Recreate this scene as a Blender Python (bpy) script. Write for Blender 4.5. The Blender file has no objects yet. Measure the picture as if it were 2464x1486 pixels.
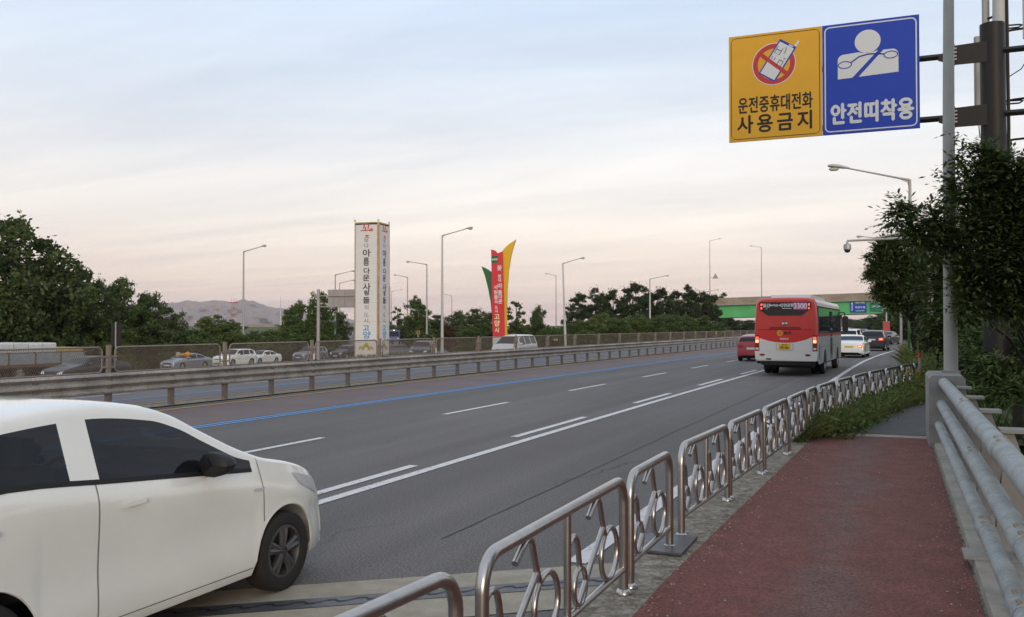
import bpy, bmesh, math, random
import numpy as np
from mathutils import Vector, Matrix
R = math.radians
random.seed(7); rng = np.random.default_rng(7)
sc = bpy.context.scene
C = sc.collection

# ------------------------------------------------------------------ camera
# world: x = metres to the right of the walker across the road, y = metres along the road, z = 0 on the road surface
cd = bpy.data.cameras.new('camera'); cam = bpy.data.objects.new('camera', cd); C.objects.link(cam)
cam.location = (0, 0, 2.05)
cam.rotation_euler = (R(90 + 1.1), 0, R(22.9))
cd.sensor_width = 36; cd.lens = 36 * 2178 / 2464.0
cd.clip_start = 0.05; cd.clip_end = 20000
sc.camera = cam

# ------------------------------------------------------------------ sky, sun, exposure
SUN_EL, SUN_AZ = 12.0, 152.0            # low evening sun behind the walker
w = bpy.data.worlds.new('World'); sc.world = w; w.use_nodes = True
nt = w.node_tree; nt.nodes.clear()
def N(nt, t, **k):
    n = nt.nodes.new(t)
    for a, v in k.items(): setattr(n, a, v)
    return n
def L(nt, a, b): nt.links.new(a, b)
out = N(nt, 'ShaderNodeOutputWorld'); bg = N(nt, 'ShaderNodeBackground'); L(nt, bg.outputs[0], out.inputs[0])
sky = N(nt, 'ShaderNodeTexSky', sky_type='NISHITA'); sky.sun_disc = False
sky.sun_elevation = R(SUN_EL); sky.sun_rotation = R(SUN_AZ); sky.air_density = 1.2; sky.dust_density = 2.0; sky.ozone_density = 1.5
tc = N(nt, 'ShaderNodeTexCoord'); sep = N(nt, 'ShaderNodeSeparateXYZ'); L(nt, tc.outputs['Generated'], sep.inputs[0])
# thin evening cloud veil: colour by height above the horizon
ramp = N(nt, 'ShaderNodeValToRGB'); L(nt, sep.outputs['Z'], ramp.inputs[0])
cr = ramp.color_ramp
stops = [(0.0, (.92, .70, .65)), (.02, (1.02, .80, .71)), (.055, (1.14, .96, .84)), (.11, (1.15, 1.06, .98)), (.17, (1.10, 1.08, 1.06)),
         (.24, (.96, 1.03, 1.11)), (.33, (.83, .97, 1.15)), (.6, (.88, .97, 1.10)), (1.0, (.88, .97, 1.10))]
cr.elements[0].position = stops[0][0]; cr.elements[0].color = stops[0][1] + (1,)
cr.elements[1].position = stops[-1][0]; cr.elements[1].color = stops[-1][1] + (1,)
for p_, c_ in stops[1:-1]:
    e = cr.elements.new(p_); e.color = c_ + (1,)
# cloud streaks on a flat layer overhead
zo = N(nt, 'ShaderNodeMath', operation='ADD'); L(nt, sep.outputs['Z'], zo.inputs[0]); zo.inputs[1].default_value = .07
dx = N(nt, 'ShaderNodeMath', operation='DIVIDE'); L(nt, sep.outputs['X'], dx.inputs[0]); L(nt, zo.outputs[0], dx.inputs[1])
dy = N(nt, 'ShaderNodeMath', operation='DIVIDE'); L(nt, sep.outputs['Y'], dy.inputs[0]); L(nt, zo.outputs[0], dy.inputs[1])
cmb = N(nt, 'ShaderNodeCombineXYZ'); L(nt, dx.outputs[0], cmb.inputs[0]); L(nt, dy.outputs[0], cmb.inputs[1])
mp = N(nt, 'ShaderNodeMapping'); mp.inputs['Rotation'].default_value = (0, 0, R(20)); mp.inputs['Scale'].default_value = (.26, .80, 1)
L(nt, cmb.outputs[0], mp.inputs[0])
nz = N(nt, 'ShaderNodeTexNoise'); nz.inputs['Scale'].default_value = .9; nz.inputs['Detail'].default_value = 7; nz.inputs['Roughness'].default_value = .58
nz.inputs['Distortion'].default_value = .4
L(nt, mp.outputs[0], nz.inputs['Vector'])
cl = N(nt, 'ShaderNodeValToRGB'); L(nt, nz.outputs[0], cl.inputs[0])
cl.color_ramp.elements[0].position = .36; cl.color_ramp.elements[0].color = (.845, .85, .89, 1)
cl.color_ramp.elements[1].position = .64; cl.color_ramp.elements[1].color = (1.10, 1.075, 1.06, 1)
mul = N(nt, 'ShaderNodeMix', data_type='RGBA', blend_type='MULTIPLY'); mul.inputs[0].default_value = 1
L(nt, ramp.outputs[0], mul.inputs[6]); L(nt, cl.outputs[0], mul.inputs[7])
skys = N(nt, 'ShaderNodeVectorMath', operation='SCALE'); L(nt, sky.outputs[0], skys.inputs[0]); skys.inputs['Scale'].default_value = .10
mx = N(nt, 'ShaderNodeMix', data_type='RGBA'); mx.inputs[0].default_value = .84
L(nt, skys.outputs[0], mx.inputs[6]); L(nt, mul.outputs[2], mx.inputs[7])
L(nt, mx.outputs[2], bg.inputs[0]); bg.inputs[1].default_value = 1.0

sl = bpy.data.lights.new('sun', 'SUN'); sun = bpy.data.objects.new('sun', sl); C.objects.link(sun)
sl.energy = 1.4; sl.angle = R(18); sl.color = (1.0, .83, .66)
d = Vector((math.sin(R(SUN_AZ)) * math.cos(R(SUN_EL)), math.cos(R(SUN_AZ)) * math.cos(R(SUN_EL)), math.sin(R(SUN_EL))))
sun.rotation_euler = d.to_track_quat('Z', 'Y').to_euler(); sun.location = (0, 0, 60)

sc.view_settings.view_transform = 'Standard'; sc.view_settings.look = 'None'
sc.view_settings.exposure = 0.0; sc.view_settings.gamma = 1.0; sc.view_settings.use_curve_mapping = False
sc.cycles.max_bounces = 6; sc.cycles.diffuse_bounces = 3; sc.cycles.glossy_bounces = 3; sc.cycles.transparent_max_bounces = 8
sc.cycles.caustics_reflective = False; sc.cycles.caustics_refractive = False
try: sc.cycles.use_denoising = True
except Exception: pass

# ------------------------------------------------------------------ helpers
def interp(x, xs, ys): return float(np.interp(x, xs, ys))
def sm(t): t = max(0., min(1., t)); return t * t * (3 - 2 * t)

MATS = {}
def mat(name, col, rough=.6, metal=0., spec=.5, var=0., vscale=6., bump=0., bscale=60., emit=None, estr=0., coat=0., col2=None, trans=0., alpha=1., ior=1.45, speck=None):
    """Principled material with procedural tone variation and fine relief in object space."""
    if name in MATS: return MATS[name]
    m = bpy.data.materials.new(name); m.use_nodes = True; MATS[name] = m
    t = m.node_tree; b = t.nodes['Principled BSDF']
    b.inputs['Base Color'].default_value = tuple(col) + (1,)
    b.inputs['Roughness'].default_value = rough; b.inputs['Metallic'].default_value = metal
    b.inputs['Specular IOR Level'].default_value = spec; b.inputs['IOR'].default_value = ior
    b.inputs['Coat Weight'].default_value = coat; b.inputs['Transmission Weight'].default_value = trans
    b.inputs['Coat Roughness'].default_value = .08
    if emit: b.inputs['Emission Color'].default_value = tuple(emit) + (1,); b.inputs['Emission Strength'].default_value = estr
    if var or bump or speck:
        co = N(t, 'ShaderNodeTexCoord')
    if var:
        nz = N(t, 'ShaderNodeTexNoise'); nz.inputs['Scale'].default_value = vscale; nz.inputs['Detail'].default_value = 8; nz.inputs['Roughness'].default_value = .65
        L(t, co.outputs['Object'], nz.inputs['Vector'])
        rp = N(t, 'ShaderNodeValToRGB'); L(t, nz.outputs[0], rp.inputs[0])
        c2 = col2 if col2 else tuple(min(1, c * (1 + var)) for c in col)
        c1 = tuple(c * (1 - var) for c in col) if not col2 else col
        rp.color_ramp.elements[0].position = .32; rp.color_ramp.elements[0].color = tuple(c1) + (1,)
        rp.color_ramp.elements[1].position = .68; rp.color_ramp.elements[1].color = tuple(c2) + (1,)
        src = rp.outputs[0]
        if speck:
            n2 = N(t, 'ShaderNodeTexNoise'); n2.inputs['Scale'].default_value = speck[0]; n2.inputs['Detail'].default_value = 2
            L(t, co.outputs['Object'], n2.inputs['Vector'])
            r2 = N(t, 'ShaderNodeValToRGB'); L(t, n2.outputs[0], r2.inputs[0])
            r2.color_ramp.elements[0].position = .35; r2.color_ramp.elements[0].color = (speck[1],) * 3 + (1,)
            r2.color_ramp.elements[1].position = .70; r2.color_ramp.elements[1].color = (speck[2],) * 3 + (1,)
            mm = N(t, 'ShaderNodeMix', data_type='RGBA', blend_type='MULTIPLY'); mm.inputs[0].default_value = 1
            L(t, src, mm.inputs[6]); L(t, r2.outputs[0], mm.inputs[7]); src = mm.outputs[2]
        L(t, src, b.inputs['Base Color'])
    if bump:
        nb = N(t, 'ShaderNodeTexNoise'); nb.inputs['Scale'].default_value = bscale; nb.inputs['Detail'].default_value = 4
        L(t, co.outputs['Object'], nb.inputs['Vector'])
        bp = N(t, 'ShaderNodeBump'); bp.inputs['Strength'].default_value = bump; bp.inputs['Distance'].default_value = .02
        L(t, nb.outputs[0], bp.inputs['Height']); L(t, bp.outputs[0], b.inputs['Normal'])
    return m

def leafmat(name, c1, c2, c3=None):
    m = bpy.data.materials.new(name); m.use_nodes = True; t = m.node_tree; b = t.nodes['Principled BSDF']
    g = N(t, 'ShaderNodeNewGeometry'); rp = N(t, 'ShaderNodeValToRGB'); L(t, g.outputs['Random Per Island'], rp.inputs[0])
    rp.color_ramp.elements[0].color = tuple(c1) + (1,); rp.color_ramp.elements[1].color = tuple(c2) + (1,)
    if c3: e = rp.color_ramp.elements.new(.9); e.color = tuple(c3) + (1,)
    L(t, rp.outputs[0], b.inputs['Base Color'])
    b.inputs['Roughness'].default_value = .55; b.inputs['Specular IOR Level'].default_value = .25
    tr = N(t, 'ShaderNodeBsdfTranslucent'); L(t, rp.outputs[0], tr.inputs[0])
    ms = N(t, 'ShaderNodeMixShader'); ms.inputs[0].default_value = .32
    o = t.nodes['Material Output']; L(t, b.outputs[0], ms.inputs[1]); L(t, tr.outputs[0], ms.inputs[2]); L(t, ms.outputs[0], o.inputs[0])
    MATS[name] = m; return m

class MB:
    """collects shapes; build() links them as one mesh object"""
    def __init__(s): s.v = []; s.f = []; s.M = None
    def add(s, vs, fs):
        n = len(s.v)
        if s.M is not None: vs = [tuple(s.M @ Vector(q)) for q in vs]
        s.v += [tuple(q) for q in vs]; s.f += [tuple(i + n for i in f) for f in fs]; return s
    def box(s, x0, x1, y0, y1, z0, z1):
        return s.add([(x0,y0,z0),(x1,y0,z0),(x1,y1,z0),(x0,y1,z0),(x0,y0,z1),(x1,y0,z1),(x1,y1,z1),(x0,y1,z1)],
                     [(0,3,2,1),(4,5,6,7),(0,1,5,4),(1,2,6,5),(2,3,7,6),(3,0,4,7)])
    def tube(s, pts, r, n=8, caps=True, closed=False):
        pts = [Vector(p) for p in pts]; m = len(pts); rs = r if isinstance(r, (list, tuple)) else [r] * m
        vs, fs = [], []; up = None
        for i, p in enumerate(pts):
            if closed: t = pts[(i + 1) % m] - pts[i - 1]
            else: t = (pts[min(i + 1, m - 1)] - pts[max(i - 1, 0)])
            t.normalize()
            if up is None:
                up = Vector((0, 0, 1)) if abs(t.z) < .9 else Vector((1, 0, 0))
            a = t.cross(up); a.normalize(); b = t.cross(a); b.normalize(); up = -b if True else up
            up = a.cross(t)
            for k in range(n):
                q = 2 * math.pi * k / n
                vs.append(p + (a * math.cos(q) + up * math.sin(q)) * rs[i])
        rng_ = m if closed else m - 1
        for i in range(rng_):
            j = (i + 1) % m
            for k in range(n):
                fs.append((i*n+k, i*n+(k+1) % n, j*n+(k+1) % n, j*n+k))
        if caps and not closed:
            fs.append(tuple(range(n))[::-1]); fs.append(tuple((m-1)*n+k for k in range(n)))
        return s.add(vs, fs)
    def lathe(s, prof, n=24, axis='z'):
        vs, fs = [], []
        for (r, h) in prof:
            for k in range(n):
                q = 2*math.pi*k/n
                vs.append({'z': (r*math.cos(q), r*math.sin(q), h), 'x': (h, r*math.cos(q), r*math.sin(q)), 'y': (r*math.cos(q), h, r*math.sin(q))}[axis])
        for i in range(len(prof)-1):
            for k in range(n): fs.append((i*n+k, i*n+(k+1)%n, (i+1)*n+(k+1)%n, (i+1)*n+k))
        return s.add(vs, fs)
    def prism(s, poly, d0, d1, axis='y'):
        """poly of (a,b): axis y -> (x,z) outline pushed along y; x -> (y,z); z -> (x,y)"""
        def P(a, b, d): return {'y': (a, d, b), 'x': (d, a, b), 'z': (a, b, d)}[axis]
        n = len(poly); vs = [P(a, b, d0) for a, b in poly] + [P(a, b, d1) for a, b in poly]
        fs = [tuple(range(n)), tuple(range(2*n-1, n-1, -1))] + [(i, n+i, n+(i+1)%n, (i+1)%n) for i in range(n)]
        return s.add(vs, fs)
    def sheet(s, rows):
        """grid of points rows[i][j]"""
        m = len(rows[0]); vs = [p for r in rows for p in r]
        return s.add(vs, [(i*m+j, i*m+j+1, (i+1)*m+j+1, (i+1)*m+j) for i in range(len(rows)-1) for j in range(m-1)])
    def mesh(s, name, m=None, smooth=False, angle=None):
        me = bpy.data.meshes.new(name); me.from_pydata(s.v, [], s.f)
        bm = bmesh.new(); bm.from_mesh(me); bmesh.ops.recalc_face_normals(bm, faces=bm.faces); bm.to_mesh(me); bm.free()
        if m: me.materials.append(m)
        if smooth:
            me.polygons.foreach_set('use_smooth', [True]*len(me.polygons))
            try: me.set_sharp_from_angle(angle=R(angle or 40))
            except Exception: pass
        me.update(); return me
    def build(s, name, m=None, parent=None, smooth=False, angle=None):
        return put(name, s.mesh(name, m, smooth, angle), parent)

def put(name, me, parent=None, loc=None):
    o = bpy.data.objects.new(name, me); C.objects.link(o)
    if parent: o.parent = parent
    if loc: o.location = loc
    return o
def tag(o, label=None, cat=None, group=None, kind=None):
    if label: o['label'] = label
    if cat: o['category'] = cat
    if group: o['group'] = group
    if kind: o['kind'] = kind
    return o
def thing(name, label, cat, loc=(0,0,0), rz=0, group=None):
    o = bpy.data.objects.new(name, None); C.objects.link(o); o.empty_display_size = .3
    o.location = loc; o.rotation_euler = (0, 0, rz); return tag(o, label, cat, group)
def struct(o): o['kind'] = 'structure'; return o
def copy_tree(o, parent=None):
    c = o.copy(); C.objects.link(c); c.parent = parent
    for ch in list(o.children): copy_tree(ch, c)
    return c
ORD = ['first','second','third','fourth','fifth','sixth','seventh','eighth','ninth','tenth','eleventh','twelfth','thirteenth','fourteenth','fifteenth','sixteenth','seventeenth','eighteenth']

def glyphs(mb, body, size, M, bold=0., depth=.006, align='CENTER', spacing=1.0, sx=1.0, fit=None, sy=1.0):
    """flat lettering: adds the outline mesh of a text, transformed by M (text plane x right, y up)"""
    cu = bpy.data.curves.new('lettering', 'FONT'); cu.body = body; cu.size = size; cu.extrude = depth/2; cu.resolution_u = 4
    cu.align_x = align; cu.align_y = 'CENTER'; cu.space_character = spacing
    o = bpy.data.objects.new('lettering', cu); C.objects.link(o)
    dg = bpy.context.evaluated_depsgraph_get(); dg.update()
    me = o.evaluated_get(dg).to_mesh()
    co = [v.co.copy() for v in me.vertices]; fs = [tuple(p.vertices) for p in me.polygons]
    if fit: sx = fit/max(1e-6, max(v.x for v in co)-min(v.x for v in co))
    o.evaluated_get(dg).to_mesh_clear()
    bpy.data.objects.remove(o); bpy.data.curves.remove(cu)
    old = mb.M; mb.M = None
    # heavier strokes: the same outline laid a few times, nudged sideways, each a hair prouder
    for k, (ox, oy) in enumerate([(0, 0)] if bold < .002 else [(-1, 0), (1, 0), (0, -1), (0, 1), (0, 0)]):
        mb.add([tuple(M @ Vector((v.x*sx+ox*bold, v.y*sy+oy*bold, v.z+.0006*k))) for v in co], fs)
    mb.M = old
def facing(loc, rz=0.):
    """frame whose text plane faces -y (towards a viewer at smaller y), turned by rz about z"""
    return Matrix.Translation(Vector(loc)) @ Matrix.Rotation(rz, 4, 'Z') @ Matrix.Rotation(R(90), 4, 'X')

def shift(s):                      # the road bends gently to the right
    return .00035*s*s if s < 70 else 1.715 + .032*(s-70)
def road_strip(p0, p1, s0, s1, z, step=4., zf=None):
    n = max(2, int((s1-s0)/step)+1); rows = []
    for i in range(n):
        s = s0 + (s1-s0)*i/(n-1)
        a, b = p0+shift(s), p1+shift(s)
        rows.append([(a, s, z + (zf(a) if zf else 0)), (b, s, z + (zf(b) if zf else 0))])
    return rows
def oppz(p): return -.045*max(0., min(60., -17.6-p))   # the far carriageway falls away from the median

# ------------------------------------------------------------------ materials
def asphalt():
    m = bpy.data.materials.new('asphalt'); m.use_nodes = True; t = m.node_tree; b = t.nodes['Principled BSDF']; MATS['asphalt'] = m
    b.inputs['Roughness'].default_value = .82; b.inputs['Specular IOR Level'].default_value = .4
    co = N(t, 'ShaderNodeTexCoord')
    def noise(scale, sx=1., sy=1., detail=6, rough=.6):
        mp = N(t, 'ShaderNodeMapping'); mp.inputs['Scale'].default_value = (sx, sy, 1); L(t, co.outputs['Object'], mp.inputs[0])
        n = N(t, 'ShaderNodeTexNoise'); n.inputs['Scale'].default_value = scale; n.inputs['Detail'].default_value = detail; n.inputs['Roughness'].default_value = rough
        L(t, mp.outputs[0], n.inputs['Vector']); return n.outputs[0]
    def ramp(src, p0, v0, p1, v1):
        r = N(t, 'ShaderNodeValToRGB'); L(t, src, r.inputs[0]); e = r.color_ramp.elements
        e[0].position = p0; e[0].color = v0+(1,); e[1].position = p1; e[1].color = v1+(1,); return r.outputs[0]
    def mulc(a, c):
        x = N(t, 'ShaderNodeMix', data_type='RGBA', blend_type='MULTIPLY'); x.inputs[0].default_value = 1; L(t, a, x.inputs[6]); L(t, c, x.inputs[7]); return x.outputs[2]
    g = lambda v: (v, v, v)
    col = ramp(noise(.25, 1, .35), .3, (.112,.103,.097), .7, (.152,.141,.133))
    col = mulc(col, ramp(noise(.5, 2.0, .04, 2), .36, g(.82), .62, g(1.06)))           # long wheel tracks
    col = mulc(col, ramp(noise(48, 1, 1, 3), .36, g(.58), .70, g(1.6)))                  # aggregate
    col = mulc(col, ramp(noise(260, 1, 1, 1), .40, g(.75), .72, g(1.5)))
    vo = N(t, 'ShaderNodeTexVoronoi', feature='DISTANCE_TO_EDGE'); vo.inputs['Scale'].default_value = .16
    mp = N(t, 'ShaderNodeMapping'); mp.inputs['Scale'].default_value = (1.6, .5, 1); L(t, co.outputs['Object'], mp.inputs[0])
    wb = N(t, 'ShaderNodeTexNoise'); wb.inputs['Scale'].default_value = 1.2; wb.inputs['Detail'].default_value = 5; L(t, co.outputs['Object'], wb.inputs['Vector'])
    ad = N(t, 'ShaderNodeVectorMath', operation='MULTIPLY_ADD'); L(t, wb.outputs['Color'], ad.inputs[0]); ad.inputs[1].default_value = (1.1, 1.1, 0); L(t, mp.outputs[0], ad.inputs[2]); L(t, ad.outputs[0], vo.inputs['Vector'])
    crack = ramp(vo.outputs['Distance'], .0, g(.45), .006, g(1.0))
    msk = ramp(noise(.35, 1, .6, 3), .50, g(0.), .60, g(1.)); mm = N(t, 'ShaderNodeMix', data_type='RGBA'); L(t, msk, mm.inputs[0]); mm.inputs[6].default_value = (1, 1, 1, 1); L(t, crack, mm.inputs[7])
    L(t, mulc(col, mm.outputs[2]), b.inputs['Base Color'])
    bp = N(t, 'ShaderNodeBump'); bp.inputs['Strength'].default_value = .5; bp.inputs['Distance'].default_value = .012; L(t, noise(120, 1, 1, 3), bp.inputs['Height']); L(t, bp.outputs[0], b.inputs['Normal'])
asphalt()
def worn_line(name, col, lo=.40, hi=.47):
    m = bpy.data.materials.new(name); m.use_nodes = True; t = m.node_tree; b = t.nodes['Principled BSDF']; MATS[name] = m; b.inputs['Roughness'].default_value = .75
    co = N(t, 'ShaderNodeTexCoord'); n = N(t, 'ShaderNodeTexNoise'); n.inputs['Scale'].default_value = 9; n.inputs['Detail'].default_value = 9; n.inputs['Roughness'].default_value = .75; L(t, co.outputs['Object'], n.inputs['Vector'])
    r = N(t, 'ShaderNodeValToRGB'); L(t, n.outputs[0], r.inputs[0]); e = r.color_ramp.elements
    e[0].position = lo; e[0].color = (.14,.13,.125,1); e[1].position = hi; e[1].color = tuple(c*.93 for c in col)+(1,); q = e.new(.72); q.color = tuple(min(1, c*1.06) for c in col)+(1,)
    L(t, r.outputs[0], b.inputs['Base Color'])
mat('asphalt_far', (.115,.108,.108), .85, var=.15, vscale=.3)
mat('asphalt_bus', (.150,.118,.116), .85, var=.14, vscale=.5, speck=(60, .75, 1.3))
mat('asphalt_path', (.085,.085,.082), .9, var=.2, vscale=1.5, bump=.3, bscale=90)
def red_paving():
    m = bpy.data.materials.new('red_paving'); m.use_nodes = True; t = m.node_tree; b = t.nodes['Principled BSDF']; MATS['red_paving'] = m; b.inputs['Roughness'].default_value = .92
    co = N(t, 'ShaderNodeTexCoord'); sx = N(t, 'ShaderNodeSeparateXYZ'); L(t, co.outputs['Object'], sx.inputs[0])
    def noise(sc_, det=5, ro=.6):
        n = N(t, 'ShaderNodeTexNoise'); n.inputs['Scale'].default_value = sc_; n.inputs['Detail'].default_value = det; n.inputs['Roughness'].default_value = ro; L(t, co.outputs['Object'], n.inputs['Vector']); return n.outputs[0]
    # trodden middle of the path has lost its red coat
    ab = N(t, 'ShaderNodeMath', operation='ADD'); L(t, sx.outputs['X'], ab.inputs[0]); ab.inputs[1].default_value = .45
    a2 = N(t, 'ShaderNodeMath', operation='ABSOLUTE'); L(t, ab.outputs[0], a2.inputs[0])
    nn = N(t, 'ShaderNodeMath', operation='MULTIPLY_ADD'); L(t, noise(1.3), nn.inputs[0]); nn.inputs[1].default_value = 1.3; L(t, a2.outputs[0], nn.inputs[2])
    r = N(t, 'ShaderNodeValToRGB'); L(t, nn.outputs[0], r.inputs[0]); e = r.color_ramp.elements
    e[0].position = .60; e[0].color = (.150,.082,.070,1); e[1].position = 1.15; e[1].color = (.168,.062,.049,1)
    cur = r.outputs[0]
    for sc_, lo, hi in ((55, .66, 1.4), (190, .75, 1.35), (3.5, .86, 1.12)):
        q = N(t, 'ShaderNodeValToRGB'); L(t, noise(sc_, 2), q.inputs[0]); e = q.color_ramp.elements
        e[0].position = .36; e[0].color = (lo,)*3+(1,); e[1].position = .68; e[1].color = (hi,)*3+(1,)
        x = N(t, 'ShaderNodeMix', data_type='RGBA', blend_type='MULTIPLY'); x.inputs[0].default_value = 1; L(t, cur, x.inputs[6]); L(t, q.outputs[0], x.inputs[7]); cur = x.outputs[2]
    L(t, cur, b.inputs['Base Color']); bp = N(t, 'ShaderNodeBump'); bp.inputs['Strength'].default_value = .5; bp.inputs['Distance'].default_value = .012; L(t, noise(110, 3), bp.inputs['Height']); L(t, bp.outputs[0], b.inputs['Normal'])
red_paving()
mat('concrete', (.32,.30,.26), .88, var=.22, vscale=3, bump=.3, bscale=40)
mat('concrete_dirty', (.34,.32,.27), .92, var=.45, vscale=9, bump=.8, bscale=26, col2=(.135,.11,.07), speck=(34, .62, 1.35))
mat('concrete_grey', (.27,.265,.25), .9, var=.2, vscale=2.5, bump=.25, bscale=30)
mat('joint_concrete', (.33,.295,.23), .9, var=.18, vscale=4, bump=.3, bscale=50)
mat('steel_plate', (.12,.12,.13), .5, metal=.6, var=.25, vscale=5)
worn_line('line_white', (.66,.645,.63), .36, .43); worn_line('line_blue', (.10,.30,.60), .38, .45); worn_line('line_yellow', (.60,.34,.07), .38, .46)
mat('galv', (.34,.33,.31), .48, metal=.55, var=.15, vscale=5)
mat('galv_dull', (.33,.31,.285), .6, metal=.25, var=.30, vscale=1.6, speck=(22, .8, 1.2))
mat('rail_post', (.15,.125,.11), .7, metal=.2, var=.2, vscale=6)
mat('screen_brown', (.23,.185,.15), .65, metal=.2, var=.15, vscale=6)
mat('steel_tube', (.47,.445,.42), .30, metal=1., var=.10, vscale=14)
mat('pole_white', (.46,.47,.44), .55, var=.06, vscale=3)
mat('pole_grey', (.36,.35,.33), .5, metal=.3, var=.1, vscale=2)
mat('pole_dark', (.022,.019,.018), .5, spec=.28, var=.1, vscale=3)
mat('lens', (.55,.53,.48), .25)
mat('rail_paint', (.245,.265,.255), .66, var=.22, vscale=3.2, col2=(.375,.415,.42), speck=(45, .86, 1.1), bump=.1, bscale=60)
mat('rail_rib', (.27,.265,.25), .5, metal=.2, var=.1, vscale=5)
mat('bolt', (.30,.25,.17), .6, metal=.4)
mat('bark', (.045,.036,.030), .95, var=.4, vscale=8, bump=.5, bscale=20)
mat('soil', (.075,.062,.045), 1., var=.4, vscale=2, bump=.5, bscale=12)
mat('grass_ground', (.050,.072,.024), 1., var=.4, vscale=1.2, bump=.5, bscale=14, col2=(.085,.095,.035))
mat('black', (.012,.012,.013), .6)
mat('rubber', (.022,.021,.020), .85)
mat('alloy', (.42,.41,.40), .35, metal=.9)
mat('alloy_dark', (.12,.12,.12), .4, metal=.7)
mat('glass_dark', (.006,.007,.012), .03, spec=.5)
mat('glass_tint', (.004,.005,.008), .03, spec=.5)
MATS['glass_tint'].node_tree.nodes['Principled BSDF'].inputs['Alpha'].default_value = .74
mat('glass_blue', (.016,.024,.045), .05, spec=.35)
mat('chrome', (.6,.6,.6), .15, metal=1.)
mat('tail_red', (.22,.012,.012), .25)
mat('tail_lit', (.9,.06,.04), .3, emit=(1.,.10,.07), estr=1.6)
mat('tail_hot', (1.,.2,.1), .3, emit=(1.,.32,.14), estr=2.6)
mat('head_lit', (1,.97,.85), .3, emit=(1.,.93,.75), estr=2.5)
mat('head_glass', (.55,.57,.6), .12, spec=.7)
mat('amber', (.62,.26,.03), .35)
mat('plate_yellow', (.70,.46,.03), .5)
mat('plate_white', (.62,.62,.60), .5)
mat('ink', (.02,.02,.02), .7)
mat('sign_yellow', (.69,.36,.012), .45, var=.03, vscale=2)
mat('sign_blue', (.018,.055,.40), .5, spec=.3, var=.04, vscale=2)
mat('sign_white', (.62,.64,.64), .5)
mat('sign_red', (.48,.030,.030), .45)
mat('sign_green', (.010,.15,.085), .45)
mat('sign_back', (.36,.33,.31), .6, metal=.2, var=.08, vscale=2)
leafmat('leaf_mid', (.036,.070,.018), (.085,.135,.034), (.12,.165,.042))
leafmat('leaf_dark', (.036,.066,.022), (.090,.140,.040), (.14,.19,.055))
leafmat('leaf_deep', (.034,.060,.020), (.078,.118,.034), (.105,.140,.042))
leafmat('leaf_bright', (.055,.098,.020), (.11,.165,.036), (.15,.195,.048))
leafmat('leaf_pine', (.022,.040,.018), (.050,.076,.028), (.066,.092,.034))
leafmat('leaf_brown', (.055,.042,.018), (.095,.065,.026), (.12,.075,.03))
leafmat('blade', (.060,.100,.020), (.120,.160,.040), (.19,.18,.06))
# ------------------------------------------------------------------ the setting
def sheet_obj(name, rows, m, parent=None): return MB().sheet(rows).build(name, MATS[m], parent)
# wide ground to the horizon
def ground_z(p, s):
    if p > -17: return -2.7 if not (p > -14+shift(s) and s > 400) else -2.7
    zf = interp(math.hypot(p, s), [0, 105, 115, 160, 240, 330, 600], [-2.9, -2.9, -2.9, -1.35, -.1, 1.7, 1.7])
    return zf if (s > 60 and p < -38) else -2.9
gr = MB(); xs = [-9300, -3000, -1200, -700] + list(range(-500, -16, 8)) + [-10, 20, 60, 120, 300, 900, 3000, 9300]
ys = [-3000, -600, -100, -30] + list(range(0, 520, 8)) + [600, 800, 1200, 2500, 5000, 9500]
gr.sheet([[(x, y, ground_z(x, y) if (-500 <= x and y < 520) else (1.7 if (x < -38 and y > 60) else -2.9)) for x in xs] for y in ys])
struct(gr.build('ground', MATS['grass_ground'], smooth=True))

# our carriageway
edge = [(-30, -1.93), (13, -1.93), (16, -1.6), (19, -1.15), (23, -.6), (27, .30), (40, .35), (60, .40), (78, .7), (90, 2.4), (104, 4.6), (140, 8.0), (300, 14), (700, 30)]
def road_edge(s): return interp(s, [e[0] for e in edge], [e[1] for e in edge])
rows = []
for s in list(np.arange(-30, 60, 1.5)) + list(np.arange(60, 700, 10)):
    rows.append([(-17.2+shift(s), s, 0), (-13.4+shift(s), s, 0), (-6+shift(s), s, 0), (road_edge(s), s, 0)])
# the bridge joint cuts across the road at an angle: carriageway is split there so the joint pieces sit in a gap
JM = .77                                                  # metres along per metre across
def joint_s(p, off=0.): return 6.95 + JM*(p+2.2) + off
struct(MB().sheet(rows).build('road', MATS['asphalt']))
bl = MB().sheet([[(p+shift(s), s, .004) for p in (-16.25, -13.35)] for s in np.arange(-20, 300, 4.)])
struct(bl.build('bus_lane_surface', MATS['asphalt_bus']))
# median strip and the far carriageway
struct(MB().sheet([[(p+shift(s), s, z) for p, z in ((-17.75, .03), (-17.1, .03))] for s in np.arange(-30, 400, 4.)]).build('median_strip', MATS['concrete_dirty']))
rows = []
for s in np.arange(-40, 400, 5.):
    a = -17.7+shift(s); b = -38.5
    rows.append([(a+(b-a)*k/4, s, oppz(a+(b-a)*k/4)) for k in range(5)])
struct(MB().sheet(rows).build('opposing_road', MATS['asphalt_far']))
rows = [[(-38.5-k*9.2, s, oppz(-38.5-k*9.2)) for k in range(4)] for s in np.arange(-40, 108, 6.)]
struct(MB().sheet(rows).build('merging_road', MATS['asphalt_far']))

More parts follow.
